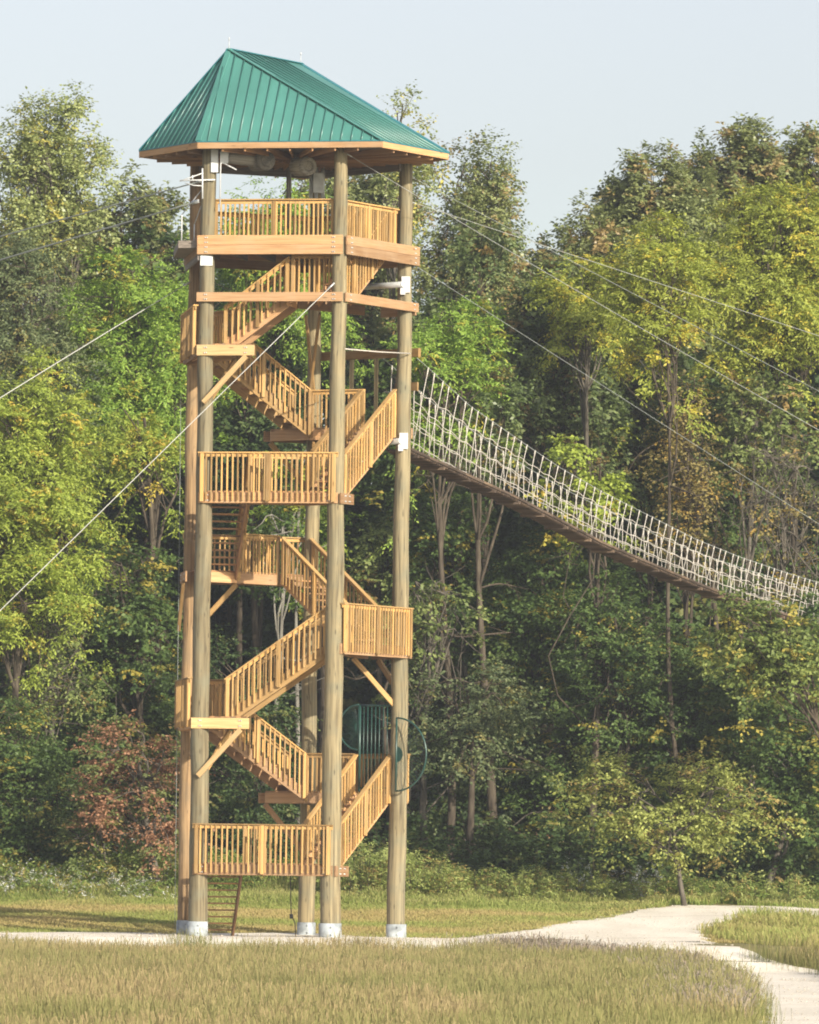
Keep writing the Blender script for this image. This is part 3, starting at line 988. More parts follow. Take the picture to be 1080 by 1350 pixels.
# meadow in front
N = 62000
y = -11.0 - 100*g.random(N)**1.15
x = .0165*(y+DIST) + (half_w(y)+2.5)*g.uniform(-1, 1, N)
k = ~ragged(x, y)
x, y = x[k], y[k]
t = np.clip(1.25*vnoise(x, y, 2.6, 3)*.7+.55*vnoise(x, y*.4, .9, 4)-.12 + .25*((x > 3)), 0, 1)
hg = .28+.36*vnoise(x, y, 1.8, 5)+.28*vnoise(x, y, .5, 6)
hg *= np.clip(.75+(-10-y)/18, .75, 1.0)
tag(grass('meadow_grass', np.stack([x, y], 1), hg, t, M['meadow'], g, blades=10, width=.0042, spread=.20, lean=.24, seed_head=.4), 'tall tan and green meadow grass with seed heads in the foreground', 'grass', kind='stuff')
# taller seeding fringe along the near edge of the path
N = 5200
u = g.random(N); q = np.array([gp(*p) for p in ((974, 1360), (978, 1335), (966, 1314), (936, 1298), (895, 1284), (840, 1274), (760, 1266), (690, 1261))])
ti = u*(len(q)-1); ii = np.minimum(ti.astype(int), len(q)-2); fr = (ti-ii)[:, None]
p = q[ii]*(1-fr)+q[ii+1]*fr + np.stack([-np.abs(g.normal(0, .8, N)), -np.abs(g.normal(0, 1.1, N))], 1)
M['seed'] = blade_mat('seeding_grass', (.11, .13, .04), (.21, .19, .10), (.33, .26, .21), (.26, .23, .18), (.19, .20, .075))
tag(grass('seeding_grass', p, .42+.25*g.random(N), g.random(N), M['seed'], g, blades=7, width=.007, spread=.14, lean=.45, seed_head=.6), 'mauve seeding grass fringe beside the gravel path bend', 'grass', kind='stuff')
# lawn behind
N = 46000
y = 1.0+34*g.random(N); x = .0165*(y+DIST) + (half_w(y)+2.5)*g.uniform(-1, 1, N)
k = ~ragged(x, y); x, y = x[k], y[k]
t = np.clip(vnoise(x, y, 3.4, 8)*1.5-.35+.25*(y > 18), 0, 1)
hg = .07+.06*vnoise(x, y, 1.3, 9)+.28*np.clip((y-27)/7, 0, 1)*vnoise(x, y, .9, 10)
tag(grass('lawn_grass', np.stack([x, y], 1), hg, t, M['lawn'], g, blades=7, width=.010, spread=.12, lean=.6), 'short mown grass between the tower and the woods', 'grass', kind='stuff')
# taller green verge that runs up into the weeds
N = 17000
y = 19.5+9*g.random(N)**.7; x = .0165*(y+DIST) + (half_w(y)+2.5)*g.uniform(-1, 1, N)
k = ~ragged(x, y) & (g.random(N) < .25+.9*vnoise(x, y, 2.2, 41)); x, y = x[k], y[k]
hg = (.10+.55*vnoise(x, y, 1.5, 42))*np.clip((y-18.5)/6, .15, 1)*np.where(x > 6, .7, 1)
M['verge'] = blade_mat('verge_grass', (.13, .18, .04), (.21, .26, .06), (.33, .30, .12), (.27, .29, .09), (.18, .24, .05))
tag(grass('verge_grass', np.stack([x, y], 1), hg, np.clip(vnoise(x, y, 2, 43)*1.4-.2, 0, 1), M['verge'], g, blades=8, width=.011, spread=.16, lean=.5, seed_head=.12), 'taller ragged green grass running up to the weeds', 'grass', kind='stuff')
# island and verge
N = 9000
y = -30+50*g.random(N); x = 9+14*g.random(N)
k = ~ragged(x, y) & (x > 8.5) & inside(np.array([(10.5, 20), (24, 20), (24, -45), (14.0, -12)]), x, y)
x, y = x[k], y[k]
tag(grass('island_grass', np.stack([x, y], 1), .20+.22*vnoise(x, y, 1.2, 12), np.clip(.35+.6*vnoise(x, y, 2, 13), 0, 1), M['lawn'], g, blades=9, width=.010, spread=.12, lean=.45, seed_head=.15), 'rounded patch of green grass enclosed by the forking path', 'grass', kind='stuff')


# ================================================================== LEAVES AND TREES
def leaf_mat(name, dark, base, light, gold, gold_at=.86, trans=.35, rough=.55, spec=.3, k=1.45):
    dark, base, light, gold = [tuple(x*k for x in q) for q in (dark, base, light, gold)]
    mt, nt, b = mat(name)
    l = attr(nt, 'leaf'); c = attr(nt, 'clump')
    r = ramp(nt, (dark, base, light), (.1, .5, .95)); nt.links.new(l.outputs['Fac'], r.inputs[0])
    rg = ramp(nt, ((0, 0, 0), (1, 1, 1)), (gold_at-.04, min(1, gold_at+.05))); nt.links.new(c.outputs['Fac'], rg.inputs[0])
    cc = mix(nt, rg.outputs[0], r.outputs[0], gold)
    nt.links.new(cc, b.inputs['Base Color'])
    b.inputs['Roughness'].default_value = rough; b.inputs['Specular IOR Level'].default_value = spec
    tr = nt.nodes.new('ShaderNodeBsdfTranslucent')
    hs = nt.nodes.new('ShaderNodeHueSaturation'); hs.inputs['Value'].default_value = 1.3; hs.inputs['Saturation'].default_value = 1.1
    nt.links.new(cc, hs.inputs['Color']); nt.links.new(hs.outputs[0], tr.inputs[0])
    ms = nt.nodes.new('ShaderNodeMixShader'); ms.inputs[0].default_value = trans
    nt.links.new(b.outputs[0], ms.inputs[1]); nt.links.new(tr.outputs[0], ms.inputs[2])
    nt.links.new(ms.outputs[0], nt.nodes['Material Output'].inputs[0])
    return mt
LM = {
 'locust':  leaf_mat('locust_leaves', (.13, .168, .028), (.205, .255, .04), (.275, .315, .06), (.38, .29, .05), .92),
 'lime':    leaf_mat('lime_green_leaves', (.10, .165, .028), (.165, .25, .04), (.235, .31, .06), (.30, .25, .04), .94),
 'gold':    leaf_mat('turning_locust_leaves', (.135, .165, .028), (.215, .245, .04), (.285, .305, .06), (.36, .31, .045), .86),
 'poplar':  leaf_mat('poplar_leaves', (.13, .16, .055), (.205, .235, .085), (.29, .31, .13), (.34, .30, .07), .88, rough=.4, spec=.5),
 'oak':     leaf_mat('oak_leaves', (.06, .085, .03), (.105, .14, .05), (.165, .20, .08), (.21, .15, .055), .90, rough=.42, spec=.5),
 'olive':   leaf_mat('olive_oak_leaves', (.09, .108, .04), (.155, .18, .066), (.225, .245, .10), (.23, .17, .07), .86, rough=.42, spec=.5),
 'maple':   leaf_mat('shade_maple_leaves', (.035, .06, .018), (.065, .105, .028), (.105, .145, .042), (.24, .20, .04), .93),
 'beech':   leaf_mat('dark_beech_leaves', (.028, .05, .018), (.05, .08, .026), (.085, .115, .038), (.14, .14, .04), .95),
 'grey':    leaf_mat('grey_green_leaves', (.06, .085, .04), (.10, .125, .055), (.15, .17, .08), (.19, .17, .06), .90),
 'dogwood': leaf_mat('reddening_dogwood_leaves', (.125, .07, .04), (.235, .12, .068), (.30, .17, .10), (.12, .14, .045), .64),
 'rust':    leaf_mat('rusty_leaves', (.12, .10, .035), (.19, .155, .055), (.25, .21, .08), (.27, .18, .045), .8),
 'maple2': leaf_mat('yellowing_maple_leaves', (.07, .10, .03), (.12, .155, .04), (.19, .215, .06), (.27, .23, .05), .86),
 'bright': leaf_mat('sunny_olive_leaves', (.14, .16, .045), (.225, .25, .068), (.30, .325, .10), (.22, .17, .06), .9),
 'shrubby': leaf_mat('edge_tree_leaves', (.075, .10, .033), (.13, .165, .05), (.195, .22, .075), (.20, .14, .05), .88),
}
def bark_mat(name, a, b_, c_):
    mt, nt, b = mat(name)
    tc = nt.nodes.new('ShaderNodeTexCoord')
    mp = nt.nodes.new('ShaderNodeMapping'); mp.inputs['Scale'].default_value = (9, 9, 1.6)
    nt.links.new(tc.outputs['Object'], mp.inputs['Vector'])
    n = nt.nodes.new('ShaderNodeTexNoise'); n.inputs['Scale'].default_value = 1.0; n.inputs['Detail'].default_value = 6
    nt.links.new(mp.outputs[0], n.inputs['Vector'])
    r = ramp(nt, (a, b_, c_), (.3, .5, .72)); nt.links.new(n.outputs[0], r.inputs[0]); nt.links.new(r.outputs[0], b.inputs['Base Color'])
    b.inputs['Roughness'].default_value = .95; b.inputs['Specular IOR Level'].default_value = .1
    bp = nt.nodes.new('ShaderNodeBump'); bp.inputs['Strength'].default_value = .7; bp.inputs['Distance'].default_value = .03
    nt.links.new(n.outputs[0], bp.inputs['Height']); nt.links.new(bp.outputs[0], b.inputs['Normal'])
    return mt
BK = {'brown': bark_mat('brown_bark', (.038, .030, .023), (.07, .056, .042), (.115, .095, .07)),
      'grey': bark_mat('grey_bark', (.05, .043, .034), (.095, .083, .067), (.15, .132, .108)),
      'pale': bark_mat('pale_bark', (.10, .092, .077), (.18, .168, .143), (.26, .245, .22))}

# species: leaf length, leaf width, twig length, twigs per clump, leaves per twig, droop, flatness, clump spacing, gap
SP = {'locust': (.15, .062, .62, 8, 9, .30, .45, .56, .16), 'poplar': (.125, .10, .55, 6, 6, .05, 1.0, .62, .36), 'oak': (.19, .105, .42, 9, 6, .10, .9, .55, .12),
      'maple': (.16, .115, .55, 7, 7, .22, .35, .60, .22), 'layer': (.13, .085, .62, 8, 7, .16, .2, .60, .25), 'thin': (.13, .085, .6, 5, 5, .2, .6, .75, .45)}

SUBN = 10
TUFT = {'oak': (.36, .75), 'poplar': (.36, .9), 'locust': (.48, .32), 'maple': (.46, .35), 'layer': (.52, .22), 'thin': (.4, .6)}
def unit(v): return v/np.maximum(np.linalg.norm(v, axis=-1, keepdims=True), 1e-9)

def leaves_mesh(cen, out, sp, rng, parent, mtl, name='crown', scale=1.0, clump=None):
    ll, lw, tl, nt_, nl, droop, flat, spc, gap = SP[sp]
    ll *= scale; lw *= scale
    n = len(cen)
    C = np.repeat(cen, nt_, 0); O = np.repeat(out, nt_, 0); m_ = len(C)
    d = rng.normal(size=(m_, 3)); d[:, 2] *= flat
    d = unit(unit(d) + O*.65 + np.array([0, 0, .12]))
    Lh = tl*rng.uniform(.6, 1.25, m_)
    st = C + rng.normal(0, .10, (m_, 3))
    cl = np.repeat(rng.random(n) if clump is None else clump, nt_)
    cl = np.clip(cl + rng.normal(0, .05, m_), 0, 1)
    s = (np.arange(nl)+.6)/nl
    P = st[:, None] + d[:, None]*(Lh[:, None]*s)[..., None] - np.array([0, 0, 1.])*(droop*(Lh[:, None]*s*s))[..., None]
    side = np.where(np.arange(nl) % 2 == 0, 1., -1.)
    perp = unit(np.cross(d, np.array([0, 0, 1.])))
    A = d[:, None]*.55 + perp[:, None]*side[None, :, None]*.85 + rng.normal(0, .35, (m_, nl, 3)) - np.array([0, 0, .25+droop])
    A = unit(A).reshape(-1, 3); P = P.reshape(-1, 3)
    Nn = unit(np.array([0, 0, .75]) + np.repeat(O, nl, 0)*.55 + rng.normal(0, .42, A.shape))
    B = unit(np.cross(Nn, A)); Nn = np.cross(A, B)
    q = len(P)
    l = ll*rng.uniform(.7, 1.25, q)[:, None]; w_ = lw*rng.uniform(.75, 1.2, q)[:, None]
    V = np.empty((q, 4, 3))
    V[:, 0] = P; V[:, 1] = P + A*l*.48 + B*w_*.5 + Nn*w_*.16; V[:, 2] = P + A*l; V[:, 3] = P + A*l*.48 - B*w_*.5 + Nn*w_*.16
    F = np.arange(q*4).reshape(-1, 4)
    tone = np.repeat(np.repeat(rng.normal(0, .12, n), nt_), nl)
    lf = np.clip(.5 + tone + rng.normal(0, .22, q), 0, 1)
    return np_mesh(name, V.reshape(-1, 3), F, mtl, {'leaf': ('FACE', lf), 'clump': ('FACE', np.repeat(cl, nl))}, parent)

def tubes_mesh(segs, parent, mtl, name='trunk', n=6):
    """segs: list of (points array k x 3, radii array k)"""
    Vs, Fs = [], []; base = 0
    ang = np.arange(n)*2*np.pi/n
    for P, R in segs:
        P = np.asarray(P, float); k = len(P)
        T = np.gradient(P, axis=0); T = unit(T)
        ref = np.where(np.abs(T[:, 2:3]) < .9, np.array([[0, 0, 1.]]), np.array([[1., 0, 0]]))
        a = unit(np.cross(T, ref)); 
        for i_ in range(1, k):
            a[i_] = a[i_-1]-T[i_]*np.dot(a[i_-1], T[i_]); a[i_] /= max(np.linalg.norm(a[i_]), 1e-9)
        b = np.cross(T, a)
        ring = P[:, None] + (a[:, None]*np.cos(ang)[None, :, None] + b[:, None]*np.sin(ang)[None, :, None])*np.asarray(R)[:, None, None]
        Vs.append(ring.reshape(-1, 3))
        i = np.arange(k-1)[:, None]*n + np.arange(n)[None]
        j = np.arange(k-1)[:, None]*n + (np.arange(n)+1)[None] % n
        Fs.append(np.stack([i, j, j+n, i+n], -1).reshape(-1, 4)+base)
        base += k*n
    return np_mesh(name, np.concatenate(Vs), np.concatenate(Fs), mtl, None, parent, smooth=True)

def bend(p, q, rng, k=6, amp=.12, sagv=0):
    t = np.linspace(0, 1, k)[:, None]
    L_ = np.linalg.norm(q-p)
    o = rng.normal(0, amp*L_, 3)
    w1 = rng.normal(0, amp*.35*L_, 3)
    return p + (q-p)*t + o*(4*t*(1-t))*.5 + w1*np.sin(t*2*np.pi) + np.array([0, 0, sagv*L_])*(4*t*(1-t))

def tree(label, x, yt, yb, wpx, Yd, species, leaf, bark, xb=None, seed=1, lobes=9, tr=.17, dens=1.0, depth=.8, scale=1.0, lean=0, bare=0, group=None, cat='tree', name='broadleaf_tree', base_y=None, shell=.55, low=None, taper=0.0):
    """a tree whose crown fills picture rows yt..yb, width wpx around column x, at depth Yd; its foot stands at column xb"""
    rng = np.random.default_rng(seed*977+13)
    yt += 18; wpx = max(60, wpx-18)          # leave room for the leafy twig ends
    top = at(x, yt, Yd); bot = at(x, yb, Yd); pxm = FPX/(DIST+Yd)
    W = wpx/pxm/2; H = (top.z-bot.z)/2
    cc = np.array([(top.x+bot.x)/2, Yd, (top.z+bot.z)/2])
    xb = x if xb is None else xb
    fx = at(xb, 1165, Yd).x
    foot = np.array([fx, Yd, float(ground(fx, Yd))])
    root = empty(name, tuple(foot))
    tag(root, label, cat, group)
    rel = lambda a: np.asarray(a) - foot
    # lobes of the crown
    D_ = W*depth
    L_ = []
    for i in range(lobes):
        for _ in range(40):
            v = unit(rng.normal(size=3))*(rng.random()**.5)
            c = cc + v*np.array([W*.70, D_*.70, H*.74])
            r = min(W, H)*rng.uniform(.36, .56)
            if taper:
                q_ = (c[2]-cc[2])/H
                c[0] = cc[0]+(c[0]-cc[0])*(1-taper*max(0, q_+.3)); r *= 1-.45*taper*max(0, q_+.2)
            if all(np.linalg.norm(c-l[0]) > .55*(r+l[1])*.75 for l in L_): break
        L_.append((c, r))
    ex = np.array([[c[0]-r, c[0]+r, c[2]-r*.85, c[2]+r*.85] for c, r in L_])
    x0_, x1_, z0_, z1_ = ex[:, 0].min(), ex[:, 1].max(), ex[:, 2].min(), ex[:, 3].max()
    rm = np.mean([r for _, r in L_])
    fx_ = (2*W-2*rm)/max(.1, x1_-x0_-2*rm); fz_ = (2*H-1.7*rm)/max(.1, z1_-z0_-1.7*rm)
    mid = np.array([(x0_+x1_)/2, Yd, (z0_+z1_)/2])
    L_ = [(cc + (c-mid)*np.array([fx_, 1, fz_]), r) for c, r in L_]
    cen, out, par = [], [], []
    ll, lw, tl, nt_, nl, droop, flat, spc, gap = SP[species]
    for i, (c, r) in enumerate(L_):
        n = int(4*np.pi*r*r/(spc*spc)*dens*1.6)
        ns = max(4, int(n/SUBN))              # sprays of leaves gather in tufts with dark hollows between them
        sv = unit(rng.normal(size=(ns, 3)))
        sv[:, 2] *= .9
        srad = r*(1-shell*rng.random(ns)**2.0) + rng.normal(0, .10*r, ns)
        sp0 = c + sv*srad[:, None]
        si = rng.integers(0, ns, n)
        tr_, tf = TUFT.get(species, (.34, .6))
        o_ = rng.normal(size=(n, 3))*np.array([tr_, tr_, tr_*tf])*rng.uniform(.7, 1.35, ns)[si][:, None]
        o_[:, 2] -= .45*(o_[:, 0]**2+o_[:, 1]**2)/tr_
        p = sp0[si] + o_
        v = unit(sv[si]*.7 + unit(o_)*.6 + np.array([0, 0, .15]))
        keep = np.ones(n, bool)
        for j, (c2, r2) in enumerate(L_):
            if j != i: keep &= ~((np.linalg.norm(p-c2, axis=1) < r2*.62) & (rng.random(n) < .85))
        # clumpy gaps
        gx = np.sin(p[:, 0]*2.1+seed)+np.sin(p[:, 2]*2.6+seed*2)+np.sin(p[:, 1]*2.3+seed*3)
        keep &= ~((gx < -0.9) & (rng.random(n) < gap*2.2)) & (rng.random(n) > gap*.35)
        keep &= p[:, 2] > float(ground(fx, Yd)) + .25
        cen.append(p[keep]); out.append(v[keep]); par.append(np.full(keep.sum(), i))
    cen = np.concatenate(cen); out = np.concatenate(out); par = np.concatenate(par)
    # woody parts
    segs = []
    main_top = cc + np.array([lean*.3, 0, H*.35])
    trunk = bend(foot-np.array([0, 0, .2]), main_top, rng, 12, .035)
    flare = np.linspace(1, 0, 12)
    segs.append((rel(trunk), tr*(.28+.72*flare) + tr*.35*np.clip(flare-.9, 0, 1)*5))
    for i, (c, r) in enumerate(L_):
        k = int(np.clip((c[2]-r*.9-trunk[0, 2])/(trunk[-1, 2]-trunk[0, 2])*11 - rng.integers(1, 3), 2, 10))
        lm = bend(trunk[k], c, rng, 7, .10, .04)
        r_s = tr*(.28+.72*flare[k])*.55
        segs.append((rel(lm), np.linspace(r_s, .025, 7)))
        idx = np.where(par == i)[0]
        pick = rng.permutation(idx)[:max(3, int(len(idx)*(.35 if not bare else .8)))]
        for q in pick:
            s_ = lm[rng.integers(2, 7)]
            segs.append((rel(bend(s_, cen[q], rng, 4, .14)), np.linspace(.024, .008, 4)))
    for _ in range(bare):
        c, r = L_[rng.integers(len(L_))]
        s_ = trunk[rng.integers(3, 11)] if rng.random() < .5 else c
        e = c + unit(rng.normal(size=3))*r*rng.uniform(.8, 1.5)
        b1 = bend(s_, e, rng, 7, .14)
        segs.append((rel(b1), np.linspace(.035, .008, 7)))
        for _ in range(3):
            e2 = b1[rng.integers(3, 6)]; segs.append((rel(bend(e2, e2+unit(rng.normal(size=3))*rng.uniform(.4, 1.2), rng, 4, .15)), np.linspace(.014, .005, 4)))
    if low:        # twisted dead limbs on the bare lower trunk
        for _ in range(low):
            k = rng.integers(3, 8); s_ = trunk[k]
            a = rng.uniform(0, 2*np.pi); L2 = rng.uniform(.8, 2.6)
            e = s_ + np.array([math.cos(a)*L2, math.sin(a)*L2*.6, rng.uniform(-.5, .9)])
            b1 = bend(s_, e, rng, 7, .16)
            segs.append((rel(b1), np.linspace(.04, .008, 7)))
            for _ in range(4):
                e2 = b1[rng.integers(2, 6)]; segs.append((rel(bend(e2, e2+unit(rng.normal(size=3))*rng.uniform(.3, 1.0), rng, 4, .2)), np.linspace(.016, .005, 4)))
    tubes_mesh(segs, root, BK[bark])
    if len(cen): leaves_mesh(rel(cen), out, species, rng, root, LM[leaf], scale=scale)
    return root

EG = 'trees along the forest edge'
SK = 'tall trees of the forest skyline'
T_ = [
# ---- skyline
('tall thin poplar at the top left with gold flecked leaves and sky gaps', 68, 98, 345, 170, 52, 'poplar', 'poplar', 'grey', dict(seed=1, lobes=17, taper=.2, tr=.14, group=SK, dens=1.5)),
('poplar cut by the left frame edge beside the gold flecked one', -10, 112, 360, 80, 54, 'poplar', 'poplar', 'grey', dict(seed=2, lobes=7, group=SK)),
('olive brown oak behind the tower, left of the roof eave', 190, 226, 470, 190, 58, 'oak', 'olive', 'brown', dict(seed=3, lobes=13, group=SK)),
('dull olive oak below the top left poplar', 70, 250, 480, 190, 60, 'oak', 'olive', 'brown', dict(seed=4, lobes=12, group=SK)),
('sparse poplar tip showing just over the right slope of the green roof', 532, 108, 330, 100, 50, 'poplar', 'poplar', 'grey', dict(seed=5, lobes=10, taper=.6, dens=1.4, group=SK)),
('tall tapering olive poplar to the right of the roof corner', 625, 172, 470, 172, 52, 'poplar', 'olive', 'grey', dict(seed=6, lobes=18, dens=1.9, taper=.45, group=SK)),
('brown green oak crown seen through the open top deck at right', 475, 192, 480, 170, 60, 'oak', 'olive', 'brown', dict(seed=7, lobes=14, group=SK)),
('round oak at the bottom of the sky gap', 775, 258, 520, 140, 56, 'oak', 'olive', 'brown', dict(seed=8, lobes=12, group=SK)),
('big dark oak on the skyline with a stepped left shoulder', 885, 188, 470, 215, 58, 'oak', 'olive', 'brown', dict(seed=9, lobes=15, dens=1.4, group=SK)),
('tallest dark oak at the top right corner', 1000, 152, 470, 235, 62, 'oak', 'olive', 'brown', dict(seed=10, lobes=16, dens=1.4, group=SK)),
('dark oak whose crown runs off the right frame edge at the top', 1110, 150, 480, 150, 60, 'oak', 'olive', 'brown', dict(seed=11, lobes=10, group=SK)),
# ---- middle
('large leafy oak with dark hollows just right of the right tower pole', 625, 262, 640, 150, 46, 'oak', 'oak', 'brown', dict(seed=12, lobes=14, low=2, xb=640, group=EG)),
('dense dark oak over the rope bridge with bare forked limbs below', 735, 325, 640, 190, 44, 'oak', 'oak', 'brown', dict(seed=13, lobes=14, bare=10, low=3, group=EG)),
('bright lime tree just right of the tower above the rope bridge', 590, 372, 585, 140, 36, 'locust', 'lime', 'brown', dict(seed=14, lobes=10, group=EG)),
('bright lime tree filling the space left of the upper tower', 190, 312, 560, 200, 42, 'locust', 'lime', 'brown', dict(seed=15, lobes=14, group=EG)),
('bright lime tree seen through the tower under the roof', 360, 200, 470, 190, 46, 'locust', 'lime', 'brown', dict(seed=16, lobes=11, group=EG)),
('yellow green locust with a pointed top below the right skyline', 872, 268, 480, 140, 35, 'locust', 'gold', 'brown', dict(seed=17, lobes=11, xb=925, tr=.11, low=3, group=EG)),
('great golden locust in the upper right with a forked bare trunk', 1030, 208, 480, 215, 41, 'locust', 'gold', 'brown', dict(seed=18, lobes=15, xb=1075, tr=.2, low=3, group=EG)),
('yellowing locust in the dip under the round skyline oak', 775, 310, 440, 130, 42, 'locust', 'gold', 'grey', dict(seed=19, lobes=8, group=EG)),
('muted grey green tree with drooping sprays at the left edge', 40, 292, 640, 190, 40, 'locust', 'grey', 'brown', dict(seed=20, lobes=14, group=EG)),
('yellow green locust leaning in from the left frame edge, largest in front', 35, 452, 830, 215, 32, 'locust', 'locust', 'brown', dict(seed=21, lobes=15, group=EG)),
('lime branch tree standing between left locust and tower', 190, 500, 620, 120, 38, 'locust', 'locust', 'brown', dict(seed=22, lobes=6, xb=205, tr=.2, low=6, group=EG)),
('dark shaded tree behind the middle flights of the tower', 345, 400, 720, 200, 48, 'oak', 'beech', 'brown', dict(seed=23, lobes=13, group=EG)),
('bright sapling crown showing through the tower below mid height', 410, 600, 760, 120, 42, 'locust', 'lime', 'brown', dict(seed=24, lobes=7, dens=.8, group=EG)),
('rust tinged tree behind the rope bridge at right', 905, 480, 730, 150, 38, 'thin', 'rust', 'brown', dict(seed=25, lobes=11, dens=1.5, bare=10, group=EG)),
('yellow green small crown just over the middle of the rope bridge', 775, 545, 680, 110, 36, 'maple', 'locust', 'brown', dict(seed=26, lobes=7, bare=6, group=EG)),
('nearly bare grey brown tree tangled at the right edge', 1035, 560, 800, 150, 36, 'thin', 'rust', 'grey', dict(seed=27, lobes=9, dens=.45, bare=75, group=EG)),
('yellow leaved tree between golden locust and bare tangle', 1000, 470, 620, 150, 40, 'maple', 'shrubby', 'grey', dict(seed=28, lobes=9, dens=.8, bare=8, group=EG)),
('dark oak with bare limbs behind the right part of the bridge', 850, 400, 640, 150, 50, 'oak', 'oak', 'brown', dict(seed=29, lobes=11, bare=14, group=EG)),
# ---- lower storey
('tree with a bare brown trunk standing clear below the rope bridge', 640, 470, 600, 110, 37, 'oak', 'oak', 'brown', dict(seed=30, lobes=6, xb=652, tr=.20, low=9, group=EG)),
('twiggy yellow spotted tree right of the tower under the bridge', 570, 735, 850, 120, 35, 'maple', 'shrubby', 'grey', dict(seed=31, lobes=7, dens=.55, bare=22, xb=565, low=6, group=EG)),
('grey green spreading tree low beside the tower gate', 615, 848, 985, 170, 33, 'layer', 'grey', 'brown', dict(seed=32, lobes=9, group=EG)),
('dark green tree whose crown meets the bridge from below', 810, 725, 960, 190, 36, 'layer', 'maple', 'brown', dict(seed=33, lobes=13, group=EG)),
('yellow green tree overlapping the far end of the rope bridge', 1010, 758, 905, 185, 18.5, 'maple', 'maple2', 'brown', dict(seed=34, lobes=13, xb=1165, tr=.13, depth=.3, scale=.9, dens=.85, group=EG)),
('low rounded olive tree alone in front of the right woods', 882, 975, 1112, 275, 23.5, 'layer', 'bright', 'grey', dict(seed=35, lobes=12, xb=905, tr=.10, depth=.4, shell=.4, dens=.95, group=EG)),
('green tree at the right edge with two crooked trunks', 1065, 880, 1090, 150, 30, 'maple', 'maple', 'grey', dict(seed=36, lobes=9, xb=1006, tr=.13, lean=1, group=EG)),
('straight brown trunked tree beside the two crooked trunks', 1030, 760, 950, 130, 33, 'maple', 'maple', 'brown', dict(seed=37, lobes=8, xb=1024, tr=.14, group=EG)),
('broad dark maple at the lower left edge', 30, 885, 1140, 200, 29, 'layer', 'maple', 'brown', dict(seed=38, lobes=14, depth=.6, group=EG)),
('reddish dogwood left of the tower foot', 182, 925, 1108, 168, 26, 'layer', 'dogwood', 'grey', dict(seed=39, lobes=12, xb=212, tr=.17, depth=.5, dens=.8, group=EG)),
('small green and orange dogwood in front of the reddish one', 125, 1020, 1110, 120, 26.5, 'layer', 'shrubby', 'grey', dict(seed=40, lobes=7, xb=147, tr=.07, depth=.6, group=EG)),
('dark tangled tree left of the tower with red specks', 165, 690, 900, 190, 36, 'maple', 'maple', 'brown', dict(seed=41, lobes=12, xb=205, tr=.2, dens=.8, bare=10, group=EG)),
('dull tree with brown twigs below the left locust', 55, 770, 930, 170, 34, 'thin', 'shrubby', 'grey', dict(seed=42, lobes=10, dens=1.2, bare=12, group=EG)),
('pale barked tree standing right behind the back middle pole', 372, 640, 760, 110, 37, 'maple', 'maple', 'pale', dict(seed=43, lobes=6, dens=.5, xb=370, tr=.13, low=2, group=EG)),
('second pale barked tree close behind the tower stairs', 398, 560, 700, 90, 38, 'maple', 'locust', 'pale', dict(seed=44, lobes=6, dens=.5, xb=390, tr=.11, group=EG)),
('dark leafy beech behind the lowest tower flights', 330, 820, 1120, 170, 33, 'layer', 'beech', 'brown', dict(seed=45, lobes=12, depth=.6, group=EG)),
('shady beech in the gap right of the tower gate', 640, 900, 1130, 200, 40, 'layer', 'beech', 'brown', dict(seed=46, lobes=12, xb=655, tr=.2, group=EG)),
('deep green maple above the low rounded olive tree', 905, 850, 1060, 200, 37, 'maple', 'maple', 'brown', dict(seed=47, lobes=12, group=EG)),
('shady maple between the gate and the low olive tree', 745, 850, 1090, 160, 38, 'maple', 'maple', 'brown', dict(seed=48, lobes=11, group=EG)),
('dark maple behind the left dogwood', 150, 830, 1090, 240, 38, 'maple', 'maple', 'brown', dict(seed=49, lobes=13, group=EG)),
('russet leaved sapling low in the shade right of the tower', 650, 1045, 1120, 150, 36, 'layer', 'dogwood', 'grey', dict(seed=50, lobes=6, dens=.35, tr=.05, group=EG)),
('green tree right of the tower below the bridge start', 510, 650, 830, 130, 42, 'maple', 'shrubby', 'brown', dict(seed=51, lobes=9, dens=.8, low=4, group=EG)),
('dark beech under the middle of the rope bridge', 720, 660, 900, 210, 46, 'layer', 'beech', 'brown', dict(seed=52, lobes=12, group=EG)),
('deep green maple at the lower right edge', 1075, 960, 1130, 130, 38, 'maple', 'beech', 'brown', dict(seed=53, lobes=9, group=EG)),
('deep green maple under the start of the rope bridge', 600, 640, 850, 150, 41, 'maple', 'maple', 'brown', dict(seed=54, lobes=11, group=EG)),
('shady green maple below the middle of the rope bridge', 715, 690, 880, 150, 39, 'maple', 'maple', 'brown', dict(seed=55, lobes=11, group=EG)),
('mid green maple filling the gap left of the lowest landing', 110, 640, 860, 170, 42, 'maple', 'maple', 'brown', dict(seed=56, lobes=12, group=EG)),
('dark beech filling the gap behind the highest zigzag flights', 320, 330, 560, 170, 52, 'oak', 'beech', 'brown', dict(seed=57, lobes=12, group=EG)),
('olive oak rising between round skyline oak and stepped oak', 830, 228, 480, 150, 60, 'oak', 'olive', 'brown', dict(seed=58, lobes=12, group=SK)),
('olive oak filling the dip right of the tapering poplar', 705, 296, 520, 150, 58, 'oak', 'olive', 'brown', dict(seed=59, lobes=12, group=SK)),
('green oak over the right half of the bridge, behind the rusty tree', 945, 470, 720, 170, 46, 'maple', 'maple', 'brown', dict(seed=60, lobes=11, group=EG)),
('green maple close under the bridge end at the right edge', 1060, 700, 930, 150, 40, 'maple', 'maple', 'brown', dict(seed=61, lobes=11, group=EG)),
('shady maple behind the right tower pole at half height', 540, 480, 700, 130, 46, 'maple', 'maple', 'brown', dict(seed=62, lobes=10, group=EG)),
]
